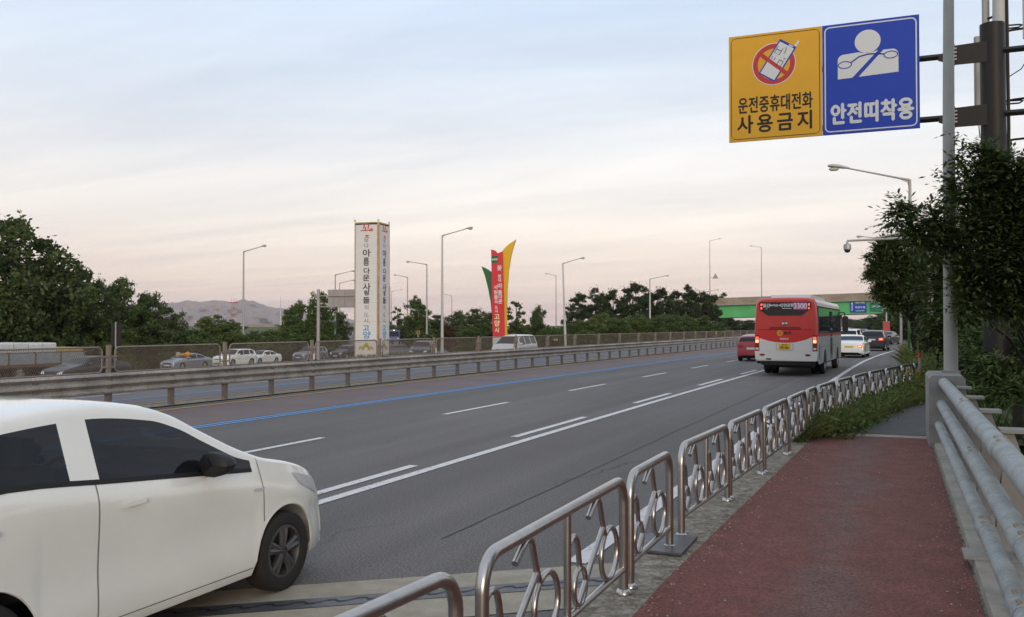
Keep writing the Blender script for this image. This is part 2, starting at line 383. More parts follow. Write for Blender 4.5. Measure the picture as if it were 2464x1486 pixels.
# painted lines (each its own piece of paint)
def strip(name, m, p, wdt, s0, s1, z=.008, zf=None, step=4.):
    o = MB().sheet(road_strip(p-wdt/2, p+wdt/2, s0, s1, z, step, zf)).build(name, MATS[m]); return struct(o)
strip('lane_line_solid', 'line_white', -6.18, .16, 7.6, 120)
for k in range(17):
    s0 = 8.15 - 8.0 + k*8.0
    if s0 < 5: continue
for s0, s1 in ((6.2, 11.7), (15.4, 19.4), (23.4, 27.2), (31.2, 35.2), (39.2, 43), (47, 51)):
    strip('lane_dash', 'line_white', -6.55, .15, s0, s1)
for s0 in np.arange(2.0, 130, 8.35):
    strip('lane_dash', 'line_white', -9.72, .14, s0, s0+3.6)
for dp in (-.13, .09): strip('bus_lane_line', 'line_blue', -13.05+dp, .13, 2, 200)
strip('median_line', 'line_yellow', -16.45, .13, 2, 260)
strip('median_line', 'line_yellow', -18.45, .13, 2, 260, .008, oppz)
for dp in (-.12, .08): strip('bus_lane_line', 'line_blue', -21.35+dp, .12, 2, 200, .008, oppz)
for s0 in np.arange(6, 110, 12.): strip('lane_dash', 'line_white', -24.9, .15, s0, s0+6, .008, oppz)
for s0 in np.arange(9, 110, 12.): strip('lane_dash', 'line_white', -28.4, .15, s0, s0+6, .008, oppz)
# edge line of the exit lane
el = [(-6.0, -2.6), (5.05, -2.62), (7.42, -2.55), (14, -2.46), (20, -2.45), (28, -2.32), (36, -2.15), (46, -1.95), (56, -1.65), (64, -1.25), (72, -.75), (80, -.1), (90, 1.0), (104, 3.2)]
def el_p(s): return interp(s, [e[0] for e in el], [e[1] for e in el])
for a, b in ((7.45, 104), (3.6, 5.15)):
    n = max(3, int((b-a)/1.2)); struct(MB().sheet([[(el_p(s)-.09, s, .008), (el_p(s)+.09, s, .008)] for s in np.linspace(a, b, n)]).build('edge_line', MATS['line_white']))

# tarred construction seams running along the lanes
for p_, s0, s1, sd_ in ((-4.05, 7.8, 70, 1),):
    rr_ = np.random.default_rng(sd_); ss_ = np.arange(s0, s1, .35); wob = np.cumsum(rr_.normal(0, .006, len(ss_))); wob -= np.linspace(0, wob[-1], len(wob))
    struct(MB().sheet([[(p_+shift(s)+w0-hw_, s, .005), (p_+shift(s)+w0+hw_, s, .005)] for s, w0, hw_ in zip(ss_, wob, .006+.014*rr_.random(len(ss_)))]).build('road_seam', mat('tar', (.068,.064,.061), .8)))
# expansion joint of the bridge, skewed across the lanes
jt = thing('expansion_joint', 'skewed concrete bridge joint with zigzag steel seam across the road', 'bridge joint')
def band(o0, o1, z, p0=-16.2, p1=-1.95): return [[(p, joint_s(p, o0), z), (p, joint_s(p, o1), z)] for p in np.linspace(p0, p1, 24)]
MB().sheet(band(.16, .66, .006)).build('concrete_header', MATS['joint_concrete'], jt)
MB().sheet(band(-.72, -.12, .006)).build('concrete_header', MATS['joint_concrete'], jt)
MB().sheet(band(-.12, .16, .010)).build('steel_plate', MATS['steel_plate'], jt)
z1 = MB(); rows = []
for i, p in enumerate(np.arange(-12, -1.95, .045)):
    off = .02 + (.030 if (i//2) % 2 == 0 else -.030)*(1)
    rows.append([(p, joint_s(p, off), .013), (p, joint_s(p, off+.028), .013)])
z1.sheet(rows).build('zigzag_seam', MATS['black'], jt)

# raised walkway on the bridge
PATH_L = [(-3, -1.50), (6.3, -1.50), (7.6, -1.46), (15.8, -1.20)]
def pl(s): return interp(s, [a for a, _ in PATH_L], [b for _, b in PATH_L])
kerb = lambda s: interp(s, [-4, 12.5, 16, 19, 23, 27.4, 31], [-1.93, -1.93, -1.62, -1.15, -.6, .35, 1.1])
mk = MB(); ss = list(np.arange(-4, 16.3, .7))
mk.sheet([[(kerb(s), s, -.5), (kerb(s)+.012, s, .235), (kerb(s)+.03, s, .25), (.88, s, .25), (.88, s, -.9)] for s in ss])
struct(mk.build('sidewalk', MATS['concrete_dirty']))
struct(MB().sheet([[(pl(s), s, .262), (-.5, s, .262), (.50, s, .262)] for s in np.arange(-4, 15.9, .6)]).build('red_paving', MATS['red_paving']))
struct(MB().sheet([[(-1.15, s, .256), (.50, s, .256)] for s in (15.75, 16.3)]).build('concrete_threshold', MATS['joint_concrete']))
rows = [[(interp(s, [15.8, 18, 24, 30, 40], [-1.2, -.55, .35, 1.6, 3.2]), s, .262), (interp(s, [15.8, 24, 40], [1.3, 2.2, 5.4]), s, .262)] for s in np.arange(16.2, 40, 1.2)]
struct(MB().sheet(rows).build('path', MATS['asphalt_path']))
# grassy verge past the bridge, falling away to the right
rows = []
for s in list(np.arange(15.8, 60, 1.6)) + list(np.arange(60, 330, 9)):
    e = kerb(s) if s < 27 else road_edge(s)
    k = interp(s, [16, 40, 80], [0, .6, 1])
    rows.append([(e, s, -.3), (e+.02, s, .14), (e+.4, s, .235), (e+1.6, s, .24), (e+4.2, s, .22+.25*k), (e+7, s, -.9+2.0*k), (e+14, s, -2.0+4*k), (e+60, s, -2.4+5*k)])
struct(MB().sheet(rows).build('verge', MATS['grass_ground'], smooth=True))
rows = [[(.88+q*2.2, s, -.95-1.75*sm(q/4)) for q in (0, .5, 1, 2, 4, 12)] for s in np.arange(-6, 17, 1.5)]
struct(MB().sheet(rows).build('lower_bank', MATS['soil'], smooth=True))

# ramp roads climbing to a crest behind the white pillar
def ray(x, y, Z):                       # survey point: sight-line bearing, height and depth from the walker
    t = (x-1232)/2178.; c, s_ = math.cos(R(22.9)), math.sin(R(22.9))
    return (Z*(t*c-s_), Z*(t*s_+c), 2.05-(y-785)*Z/2178.)
def ribbon(name, pts, wdt, m, dz=0.):
    pts = [Vector(p) for p in pts]; rows = []
    for i, p in enumerate(pts):
        t = pts[min(i+1, len(pts)-1)]-pts[max(i-1, 0)]; n = Vector((-t.y, t.x, 0)).normalized()
        rows.append([tuple(p+n*wdt/2+Vector((0, 0, dz))), tuple(p-n*wdt/2+Vector((0, 0, dz)))])
    return struct(MB().sheet(rows).build(name, MATS[m]))
def curve(pts, n=6):
    pts = [Vector(p) for p in pts]; o = []
    for i in range(len(pts)-1):
        a, b, c_, d_ = pts[max(i-1, 0)], pts[i], pts[i+1], pts[min(i+2, len(pts)-1)]
        for k in range(n):
            t = k/n; o.append(.5*((2*b)+(-a+c_)*t+(2*a-5*b+4*c_-d_)*t*t+(-a+3*b-3*c_+d_)*t**3))
    o.append(pts[-1]); return o
rampL = curve([ray(822, 864, 108), ray(828, 832, 150), ray(835, 806, 225), ray(840, 783, 330), ray(838, 778, 420)])
rampR = curve([ray(1000, 866, 98), ray(982, 838, 125), ray(955, 806, 180), ray(925, 785, 280), ray(905, 779, 400)])
ribbon('ramp_road', rampL, 6.5, 'asphalt_far', .02); ribbon('ramp_road', rampR, 9.5, 'asphalt_far', .02)
ribbon('ramp_edge_line', [p+Vector((3.2, .6, 0)) for p in rampR[2:]], .22, 'line_white', .03)
# far mountains (pink granite), kilometres away
def mountains():
    prof = [(-500, 764), (-250, 755), (0, 748), (200, 742), (330, 734), (420, 728), (470, 724), (500, 727), (520, 722), (560, 729), (590, 722), (610, 726), (640, 738), (665, 742), (700, 745), (760, 757), (840, 766), (870, 776), (930, 788), (1000, 795)]
    rng2 = np.random.default_rng(3); mb = MB(); rows = []; D = 6500.
    xs_ = np.arange(-520, 1010, 5.); yt = np.interp(xs_, [a for a, _ in prof], [b for _, b in prof])
    rough = np.convolve(rng2.normal(0, 1, len(xs_)), [.25, .5, .25], 'same')*2.4
    yt = yt+rough
    K = 14; f2 = rng2.normal(0, 1, (K+1, len(xs_)))
    for k in range(3): f2 = (f2+np.roll(f2, 1, 1)+np.roll(f2, -1, 1)+np.roll(f2, 1, 0))/2.6
    for j in range(K+1):
        q = j/K; row = []
        for i, x in enumerate(xs_):
            Z = D*(1+.28*(1-q))-D*.28 + f2[j, i]*110*(q*(1-q)*4) + (1-abs(2*q-1))*0
            y = yt[i]+(806-yt[i])*q**1.15
            Zq = D+ (1-q)*900 + f2[j, i]*60*(4*q*(1-q))
            row.append(ray(x, y, Zq))
        rows.append(row)
    back = [ray(x, 806, D+2600) for x in xs_]
    rows.insert(0, back)
    return struct(mb.sheet(rows).build('mountains', mat('granite', (.10,.105,.12), 1., var=.3, vscale=.02, col2=(.34,.24,.20)), smooth=True, angle=30))
mountains()

# evening haze: one closed box of thin air round everything
hz = MB().box(-9700, 9700, -3400, 9900, -5, 320).build('haze'); hz['kind'] = 'stuff'; hz['label'] = 'thin pink evening haze over the plain'; hz['category'] = 'haze'
hm = bpy.data.materials.new('haze'); hm.use_nodes = True; ht = hm.node_tree; ht.nodes.clear()
ho = N(ht, 'ShaderNodeOutputMaterial'); hv = N(ht, 'ShaderNodeVolumePrincipled'); L(ht, hv.outputs[0], ho.inputs['Volume'])
hv.inputs['Color'].default_value = (.95, .90, .93, 1); hv.inputs['Density'].default_value = 6e-5; hv.inputs['Anisotropy'].default_value = .0
hz.data.materials.append(hm)
# ------------------------------------------------------------------ median barrier with glare screens
MP = -17.30
mb_ = thing('median_barrier', 'long corrugated steel median barrier on posts carrying wire glare screens', 'guardrail')
wave = [(.915,-.02),(.930,-.07),(.905,-.115),(.865,-.13),(.818,-.06),(.785,-.015),(.752,-.06),(.705,-.13),(.665,-.13),(.618,-.06),(.585,-.015),(.552,-.06),(.505,-.13),(.465,-.115),(.445,-.07),(.455,-.02)]
def beam_mesh(sgn):
    m = MB(); rows = []
    for y in (0, 3.995):
        rows.append([(-sgn*x, y, z) for z, x in wave])
    m.sheet(rows)
    # splice bolts
    for y in (.12, .30):
        for z in (.865, .685, .505): m.box(sgn*.125, sgn*.15, y, y+.03, z-.015, z+.015)
    return m.mesh('beam', MATS['galv_dull'])
bm1, bm2 = beam_mesh(1), beam_mesh(-1)
post_me = MB().box(-.05, .05, -.07, .07, -.6, .90).mesh('post', MATS['rail_post'])
# glare screen: rounded tube frame with diamond wire net, 3.7 m by .6 m
def rrect(w_, h_, r, z0, y0=0., n=5):
    pts = []
    for cx, cz, a0 in ((w_-r, z0+h_-r, 0), (r, z0+h_-r, 90), (r, z0+r, 180), (w_-r, z0+r, 270)):
        for k in range(n+1):
            a = R(a0+90*k/n); pts.append((0, y0+cx+r*math.cos(a), cz+r*math.sin(a)))
    return pts
SW, SH, SZ = 3.62, .60, .945
frame_me = MB().tube(rrect(SW, SH, .13, SZ), .021, 6, closed=True).mesh('screen_panel', MATS['screen_brown'], True, 60)
def net_mesh(pitch, wd, w_, h_, z0, inset=.02):
    m = MB(); vs = []; fs = []
    def seg(a, b):
        t = Vector((b[0]-a[0], b[1]-a[1])); 
        if t.length < .01: return
        n = Vector((-t.y, t.x)).normalized()*wd/2; k = len(vs)
        for q, s in ((a, 1), (b, 1), (b, -1), (a, -1)): vs.append((0.002*s, q[0]+n.x*s, q[1]+n.y*s))
        fs.append((k, k+1, k+2, k+3))
    x0, x1, za, zb = inset, w_-inset, z0+inset, z0+h_-inset; Hh = zb-za; sl = 1.6
    for dr in (1, -1):
        c_ = x0-Hh/sl
        while c_ < x1+Hh/sl:
            a = [c_, za if dr > 0 else zb]; b = [c_+Hh/sl, zb if dr > 0 else za]
            if b[0] > x0 and a[0] < x1:
                if a[0] < x0: a[1] += dr*sl*(x0-a[0]); a[0] = x0
                if b[0] > x1: b[1] -= dr*sl*(b[0]-x1); b[0] = x1
                seg(a, b)
            c_ += pitch
    m.add(vs, fs); return m.mesh('wire_net', MATS['screen_brown'])
net_me = net_mesh(.055, .010, SW, SH, SZ)
net_far = net_mesh(.12, .026, SW, SH, SZ)
clip_me = MB().box(-.02, .02, -.19, .19, -.02, .02).mesh('screen_bracket', MATS['screen_brown'])
spost_me = MB().box(-.04, .04, -.045, .045, .9, 1.60).mesh('screen_post', MATS['screen_brown'])
wh = MB().box(.045, .06, -.10, -.02, .98, 1.17).mesh('reflector', MATS['plate_white'])
s = 4.1; k = 0
def head(s_): return -math.atan((shift(s_+2)-shift(s_-2))/4)
while s < 250:
    x = MP+shift(s); rz = head(s+2)
    for me in (bm1, bm2):
        o = put('beam', me, mb_, (x, s, 0)); o.rotation_euler.z = rz
    for d_ in (0, 2):
        o = put('post', post_me, mb_, (MP+shift(s+d_), s+d_, 0))
    o = put('screen_panel', frame_me, mb_, (x, s+.19, 0)); o.rotation_euler.z = rz
    put('wire_net', net_me if s < 70 else net_far, o)
    put('screen_post', spost_me, mb_, (x, s, 0))
    for zq in (1.07, 1.32): put('screen_bracket', clip_me, mb_, (x, s, zq))
    if k in (5, 7, 9): put('reflector', wh, mb_, (x+.07, s, 0))
    k += 1; s += 4.0
# round orange marker lamps clipped to the screens
def marker(s_, z, lab):
    t = thing('marker_lamp', lab, 'warning lamp', (MP+shift(s_)+.09, s_, z), group='orange marker lamps on the screens')
    M1 = MB(); M1.lathe([(0, -.05), (.055, -.05), (.075, -.03), (.075, .0), (.0, .03)], 14, 'x'); M1.build('lens', MATS['amber'], t, True)
    M2 = MB(); M2.M = Matrix.Translation((-.0, -.34, 0)); M2.lathe([(0, -.05), (.055, -.05), (.075, -.03), (.075, .0), (.0, .03)], 14, 'x'); M2.build('lens_clear', MATS['concrete'], t, True)
    MB().box(-.02, .01, -.30, -.04, -.02, .02).build('bracket', MATS['amber'], t)
for s_, z, lab in ((18.6, 1.30, 'orange marker lamp on the wire screen before the silver sedan'), (45.2, 1.30, 'orange marker lamp on the wire screen before the red sign'), (84, 1.33, 'orange marker lamp on the screens below the pine grove'), (108, 1.33, 'orange marker lamp on the screens near the grove end'), (128, 1.33, 'orange marker lamp on the screens nearest the bus')):
    marker(s_, z, lab)

# ------------------------------------------------------------------ bicycle-pattern pedestrian fence
FH = .80
def arc(cx, cz, r, a0, a1, n=8): return [(cx+r*math.cos(R(a0+(a1-a0)*k/n)), cz+r*math.sin(R(a0+(a1-a0)*k/n))) for k in range(n+1)]
def yz(pts): return [(0, a, b) for a, b in pts]
def fence_panel(label, p0, s0, p1, s1, halves=2):
    Ln = math.hypot(p1-p0, s1-s0); t = thing('fence_panel', label, 'railing', (p0, s0, .25), -math.atan2(p1-p0, s1-s0), 'bicycle pattern fence panels along the kerb')
    T = MATS['steel_tube']; r = .155; zt = FH-.03
    fr = [(0, 0), (0, zt-r)] + arc(r, zt-r, r, 180, 90)[1:] + arc(Ln-r, zt-r, r, 90, 0) + [(Ln, 0)]
    MB().tube(yz(fr), .032, 12).build('frame', T, t, True, 60)
    MB().tube(yz([(0, .165), (Ln, .165)]), .022, 10).build('bottom_rail', T, t, True, 60)
    hw = Ln/halves
    for h in range(halves):
        y0 = h*hw
        if h: MB().tube(yz([(y0, .165), (y0, zt)]), .022, 10).build('upright', T, t, True, 60)
        f_ = hw/1.13; Y = lambda v: y0+v*f_
        # front wheel, rear wheel
        MB().tube(yz([(Y(.80+.175*math.cos(q)), .347+.160*math.sin(q)) for q in np.linspace(0, 2*math.pi, 28)[:-1]]), .0175, 8, closed=True).build('wheel_ring', T, t, True, 60)
        MB().tube(yz([(Y(.215+.105*math.cos(q)), .292+.107*math.sin(q)) for q in np.linspace(0, 2*math.pi, 24)[:-1]]), .0165, 8, closed=True).build('wheel_ring', T, t, True, 60)
        hb = [(.375, .655), (.45, .70), (.515, .735), (.555, .738), (.59, .715), (.615, .66), (.64, .60), (.67, .535), (.70, .485)]
        MB().tube(yz([(Y(a_), b_) for a_, b_ in hb]), .0185, 9).build('handlebar', T, t, True, 60)
        MB().tube(yz([(Y(.672), .545), (Y(.42), .372), (Y(.16), .175)]), .0185, 8).build('frame_bar', T, t, True, 60)
        hk = [(.028, .575), (.07, .598), (.12, .600), (.16, .575), (.185, .52), (.20, .45), (.213, .395)]
        MB().tube(yz([(Y(a_), b_) for a_, b_ in hk]), .0175, 8).build('saddle_hook', T, t, True, 60)
    for y in (0, Ln):
        f = MB(); f.M = Matrix.Translation((0, y, 0)); f.lathe([(.033, .035), (.045, .03), (.056, .010), (.056, .002), (0, .002)], 14); f.build('foot_collar', T, t, True, 60)
    return t
FE = [(-1.9,1.3),(-1.7,3.42),(-1.69,3.66),(-1.69,5.93),(-1.69,6.09),(-1.69,7.28),(-1.69,7.72),(-1.60,9.48),(-1.60,9.62),(-1.50,11.35),(-1.49,11.48),(-1.40,13.2),(-1.39,13.3),(-1.30,14.85),(-1.29,14.95),(-1.22,15.95),(-1.21,16.05),(-1.03,17.7),(-1.01,17.8),(-.80,19.35),(-.78,19.45),(-.55,21.25),(-.53,21.35),(-.23,23.1),(-.21,23.2),(.12,24.9),(.14,25.0),(.45,26.5),(.46,26.6),(.60,27.4)]
nm = ['cut off by the bottom of the picture','nearest whole','short half width','just past the steel cover plate'] 
labs = ['brushed steel bicycle fence panel cut off at the bottom edge of the picture', 'nearest complete steel fence panel with two bicycle motifs', 'narrow steel fence panel holding only one bicycle motif']
for i in range(0, len(FE), 2):
    n_ = i//2
    lab = labs[n_] if n_ < 3 else '%s steel bicycle fence panel counting past the narrow single motif one' % ORD[n_-3]
    if i == len(FE)-2: lab = 'last short steel fence panel beside the red tipped stake'
    fence_panel(lab, *FE[i], *FE[i+1], halves=1 if n_ in (2, len(FE)//2-1) else 2)
# steel cover plate over the joint on the kerb
cp = thing('cover_plate', 'grey steel cover plate bent over the kerb at the fence gap', 'steel plate', (0, 0, .25))
pts = [(-1.95, 7.03), (-1.54, 7.03), (-1.54, 7.68), (-1.95, 7.62)]
MB().prism(pts, .012, .030, 'z').build('plate', MATS['steel_plate'], cp)
MB().prism([(-1.975, 7.00), (-1.955, 7.00), (-1.955, 7.62), (-1.975, 7.62)], -.22, .028, 'z').build('plate_lip', MATS['steel_plate'], cp)

# ------------------------------------------------------------------ pipe railing on the bridge side
rl = thing('bridge_railing', 'pale blue grey railing of three thick pipes on the bridge edge', 'railing')
def pipe(z, p, r, y0, y1, joints):
    o = MB().tube([(p, y0, z), (p, (y0+y1)/2, z), (p, y1, z)], r, 20).build('pipe', MATS['rail_paint'], rl, True, 60)
    for j in joints:
        m = MB(); m.M = Matrix.Translation((p, j, z)); m.lathe([(r+.001, -.16), (r+.006, -.155), (r+.006, .155), (r+.001, .16)], 20, 'y'); m.build('sleeve', MATS['rail_paint'], o, True, 60)
        for dy in (-.12, -.075, .075, .12):
            for a in (100, 60):
                q = R(a+10); b = MB(); b.M = Matrix.Translation((p+math.cos(q)*(r+.004), j+dy, z+math.sin(q)*(r+.004)))
                b.lathe([(0, -.012), (.016, -.012), (.014, .006), (0, .012)], 8); b.build('bolt', MATS['bolt'], o)
        if False: pass
    return o
pipe(1.215, .66, .075, -1.5, 14.75, [2.3, 4.55, 6.9, 10.4])
pipe(.90, .625, .068, -1.5, 14.75, [3.4, 5.5, 8.9])
pipe(.60, .59, .060, -1.5, 14.75, [2.6, 4.35, 5.3, 7.3])
MB().box(.525, .86, -3, 14.7, .252, .335).build('parapet_base', MATS['concrete'], rl)
for y in np.arange(.9, 14.6, 1.72):
    po = MB().prism([(.69, .30), (.98, .30), (.93, .62), (.86, 1.12), (.82, 1.245), (.735, 1.245), (.76, 1.1), (.70, .6)], y-.055, y+.055, 'y').build('post', MATS['rail_rib'], rl)
    MB().box(.725, .90, y-.105, y+.105, 1.247, 1.275).build('cap', MATS['rail_rib'], po)
for y in (7.6, 5.75): MB().box(.46, .88, y-.14, y+.14, .336, .36).build('deck_plate', MATS['concrete_grey'], rl)
eb = MB(); eb.prism([(.46, -.6), (.95, -.6), (.95, 1.27), (.91, 1.32), (.50, 1.32), (.46, 1.27)], 14.7, 16.3, 'y')
tag(eb.build('end_block', MATS['concrete_grey']), 'grey concrete block ending the pipe railing below the white pole', 'concrete block')
wg = MB().prism([(1.10, .95), (1.16, .75), (1.20, .4), (1.14, .4), (1.08, .7)], 15.4, 15.6, 'y')
tag(wg.build('guardrail_terminal', MATS['rail_rib']), 'curved pale steel guardrail end behind the concrete block', 'guardrail end')
wl = MB()
wt = thing('plank_fence', 'low dark wooden plank fence behind the concrete end block', 'fence', (1.75, 16.6, 0), R(-12))
for k in range(9): MB().box(k*.15, k*.15+.135, -.02+.004*(k % 2), .02, -.6, .78-.02*(k % 3)).build('plank', mat('old_wood', (.055,.043,.036), .9, var=.3, vscale=9), wt)
MB().box(-.02, 1.36, .025, .07, .35, .43).build('rail', MATS['old_wood'], wt)
# ------------------------------------------------------------------ street lamps
def lamp(loc, top, arm_az, arm_len, label, r0=.11, m='pole_white', rise=.5, scale=1., armm=None, lean=0., group='street lamps along the highway'):
    """arm_az: heading of the arm in the ground plane, degrees from +x counter-clockwise"""
    x, y, z0 = loc; t = thing('street_lamp', label, 'street lamp', loc, R(arm_az), group); h = top-z0
    t.rotation_euler.y = lean
    a = armm or m
    MB().tube([(0, 0, -.3), (0, 0, h*.3), (0, 0, h)], [r0, r0*.82, r0*.5], 10).build('pole', MATS[m], t, True, 60)
    if arm_len:
        L_ = arm_len
        ar = MB().tube([(0, 0, h-.02), (L_*.12, 0, h+.10*rise), (L_*.4, 0, h+.42*rise), (L_*.78, 0, h+.85*rise)], [r0*.5, r0*.36, r0*.32, r0*.28], 8).build('arm', MATS[a], t, True, 60)
        MB().prism([(0, h-.5*scale), (.02, h+.02), (L_*.16, h+.13*rise), (.10*scale, h-.12*scale)], -.012, .012, 'y').build('gusset', MATS[a], t)
        hx, hz = L_*.76, h+.86*rise
        hd = MB(); rows = []
        for k, (q, wd, up, dn) in enumerate([(0, .05, .04, .04), (.2, .09, .07, .05), (.5, .17, .11, .06), (.78, .17, .10, .07), (.95, .10, .05, .05), (1, .02, .01, .01)]):
            X = hx+q*.85*scale; Z = hz+q*.20*rise
            rows.append([(X, wd*scale*math.cos(v), Z+(up if math.sin(v) > 0 else dn)*scale*math.sin(v)) for v in np.linspace(0, 2*math.pi, 13)])
        hd.sheet(rows); hdo = hd.build('lamp_head', MATS['pole_white'], t, True, 60)
        ln = MB(); ln.M = Matrix.Translation((hx+.60*scale, 0, hz+.02*rise)) @ Matrix.Diagonal((1.5, 1, .85, 1))
        ln.lathe([(.13*scale, .0), (.13*scale, -.07*scale), (.09*scale, -.12*scale), (0, -.13*scale)], 12); ln.build('lens', MATS['lens'], hdo, True, 60)
    return t
def base(x, Z, z=None):
    q = ray(x, 785, Z); zz = oppz(q[0]) if z is None else z
    return (q[0], q[1], zz)
def zt(y, Z): return 2.05-(y-785)*Z/2178.
# far edge of the opposing carriageway; arms reach over the road
TO_ROAD = 0
lamp(base(585.5, 102, -2.2), zt(606, 102), -12, 3.9, 'grey street lamp standing behind the silver and white sedans', .15, 'pole_grey')
lamp(base(1064, 79), zt(567, 79), -8, 3.1, 'tall white street lamp between the two sign pillars', .15)
lamp(base(1361, 114), zt(634, 114), -5, 2.9, 'white street lamp just left of the pine grove', .17, lean=-.035)
lamp(base(1564, 154), zt(672, 154), -5, 3.3, 'white street lamp in front of the pine grove', .19)
lamp(base(1692, 205), zt(704, 205), 0, 3.6, 'white street lamp at the left end of the green bridge', .22)
lamp(base(1027, 120, -1.6), zt(637, 120), 172, 3.4, 'grey street lamp with its arm reaching left beside the ramp guardrail', .15, 'pole_grey')
lamp(base(980.5, 155, -.6), zt(668, 155), 172, 2.8, 'grey street lamp just right of the white pillar, arm pointing at it', .16, 'pole_grey')
lamp(base(938, 200, .2), zt(690, 200), 172, 2.4, 'far thin street lamp whose pole grazes the white pillar edge', .16, 'pole_grey')
lamp(base(942, 260, 1.0), zt(702, 260), 5, 3.2, 'farthest thin street lamp beyond the ramp crest, arm to the right', .14, 'pole_grey')
lamp(base(806.5, 125, -1.9), zt(662, 125), 5, 2.9, 'grey street lamp behind the back of the road sign', .15, 'pole_grey')
lamp(base(817, 165, -.9), zt(682, 165), 5, 2.9, 'second grey street lamp behind the back of the road sign', .15, 'pole_grey')
lamp(base(1087, 240, 1.0), zt(713, 240), 172, 2.2, 'thin far street lamp right of the tall white one', .15, 'pole_grey')
lamp(base(1338, 190, .3), zt(664, 190), 172, 2.3, 'grey street lamp with left arm above the low trees', .14, 'pole_grey')
# lamps on the overpass
lamp(base(1708.5, 238, 9.3), zt(580, 238), 5, 2.7, 'thin street lamp on the overpass with a triangular sign', .14, 'pole_grey')
lamp(base(1833, 226, 9.6), zt(596, 226), 180, 2.6, 'thin street lamp on the overpass above the bus', .14, 'pole_grey')
# near side lamps
lamp(base(2192, 49, .2), zt(432, 49), 192, 4.1, 'grey street lamp over the exit lane rising from the tree', .15, 'pole_grey', .85, 1.35)
lamp(base(2168, 92, .2), zt(578, 92), 184, 4.4, 'small far street lamp head behind the traffic camera arm', .14, 'pole_grey', .5)
lamp(base(2133, 118, .2), zt(640, 118), 0, 0, 'plain white lamp post wearing a red banner', .11)
nearp = thing('street_lamp', 'thick white lamp post standing on the concrete end block', 'street lamp', (.81, 15.75, 1.32))
MB().tube([(0, 0, -.02), (0, 0, 4.), (.04, 0, 8.7)], [.104, .086, .066], 12).build('pole', mat('pole_aged', (.36,.37,.345), .6, var=.12, vscale=2), nearp, True, 30)
MB().tube([(.02, 0, 8.6), (-.4, 0, 9.1), (-2.2, 0, 9.6)], [.07, .05, .045], 8).build('arm', MATS['pole_white'], nearp, True, 60)
MB().box(-2.9, -2.1, -.14, .14, 9.55, 9.72).build('lamp_head', MATS['pole_white'], nearp)
MB().box(-.13, .13, -.13, .13, -.02, .03).build('base_plate', MATS['concrete_grey'], nearp)
# triangular warning sign on the overpass lamp
q = ray(1722, 665, 237)
tr = thing('warning_sign', 'small triangular warning sign back beside the overpass lamp', 'road sign', q)
MB().prism([(-.75, -.65), (.75, -.65), (0, .75)], -.02, .02, 'y').build('plate', MATS['sign_back'], tr)
MB().tube([(-1.6, 0, -.35), (.6, 0, -.35)], .05, 6).build('arm', MATS['pole_grey'], tr)
# red banner on the plain post
q = base(2133, 118, .2); bn = thing('banner', 'narrow red banner hanging on the plain white post', 'banner', (q[0], q[1], 0))
MB().box(-.42, .42, -.18, -.15, .95, 2.6).build('cloth', mat('banner_red', (.40,.07,.07), .7, var=.15, vscale=4), bn)
for z in (2.6, .95): MB().tube([(-.42, -.165, z), (.42, -.165, z), (.1, -.05, z)], .02, 6).build('bracket', MATS['pole_grey'], bn)
# traffic camera on a cantilever arm
tcx = thing('traffic_camera', 'dome traffic camera hanging from a long cantilever arm', 'camera', ray(2240, 850, 42))
q0 = Vector(ray(2240, 850, 42)); q1 = Vector(ray(2240, 570, 42)); q2 = Vector(ray(2040, 580, 42)); q3 = Vector(ray(2090, 577, 42)); q4 = Vector(ray(2160, 562, 42))
MB().tube([(0, 0, -.5), (0, 0, (q1-q0).z+.5)], .12, 10).build('pole', MATS['pole_grey'], tcx, True)
MB().tube([q1-q0, (q2+q1)/2-q0, q2-q0], [.07, .06, .05], 8).build('arm', MATS['pole_grey'], tcx, True)
MB().tube([q3-q0, q4-q0, q1-q0+Vector((0, 0, .5))], .03, 6).build('stay', MATS['pole_grey'], tcx, True)
dm = MB(); dm.M = Matrix.Translation(q2-q0+Vector((0, 0, -.12))); dm.lathe([(0, .1), (.04, .1), (.05, 0), (.15, -.04), (.17, -.10), (.17, -.28), (.14, -.30)], 16); dm.build('camera_housing', MATS['galv'], tcx, True)
dm = MB(); dm.M = Matrix.Translation(q2-q0+Vector((0, 0, -.42))); dm.lathe([(.14, .0), (.13, -.06), (.08, -.12), (0, -.14)], 16); dm.build('dome', MATS['black'], tcx, True)

# ------------------------------------------------------------------ big overhead sign on its dark column
S0 = 24.0
og = thing('overhead_sign', 'large overhead sign, yellow phone ban beside blue seat belt panel, on dark arms', 'road sign', (0, S0, 0))
ZB, ZTP, PL, PM, PR = 6.85, 9.62, -3.95, -1.63, .61
def panel(name, x0, x1, m):
    o = MB().box(x0, x1, -.03, .03, ZB, ZTP).build(name, MATS[m], og); return o
yp = panel('yellow_panel', PL, PM-.004, 'sign_yellow'); bp = panel('blue_panel', PM+.004, PR, 'sign_blue')
def rr_outline(x0, x1, z0, z1, r, n=6):
    pts = []
    for cx, cz, a0 in ((x1-r, z1-r, 0), (x0+r, z1-r, 90), (x0+r, z0+r, 180), (x1-r, z0+r, 270)):
        for k in range(n+1): a = R(a0+90*k/n); pts.append((cx+r*math.cos(a), cz+r*math.sin(a)))
    return pts
def flatring(o_, i_, y):
    m = MB(); n = len(o_); vs = [(a, y, b) for a, b in o_]+[(a, y, b) for a, b in i_]
    return m.add(vs, [(k, (k+1) % n, n+(k+1) % n, n+k) for k in range(n)])
def border(parent, x0, x1, m, wd, ins, y=-.034):
    flatring(rr_outline(x0+ins, x1-ins, ZB+ins, ZTP-ins, .13), rr_outline(x0+ins+wd, x1-ins-wd, ZB+ins+wd, ZTP-ins-wd, .10), y).build('border', MATS[m], parent)
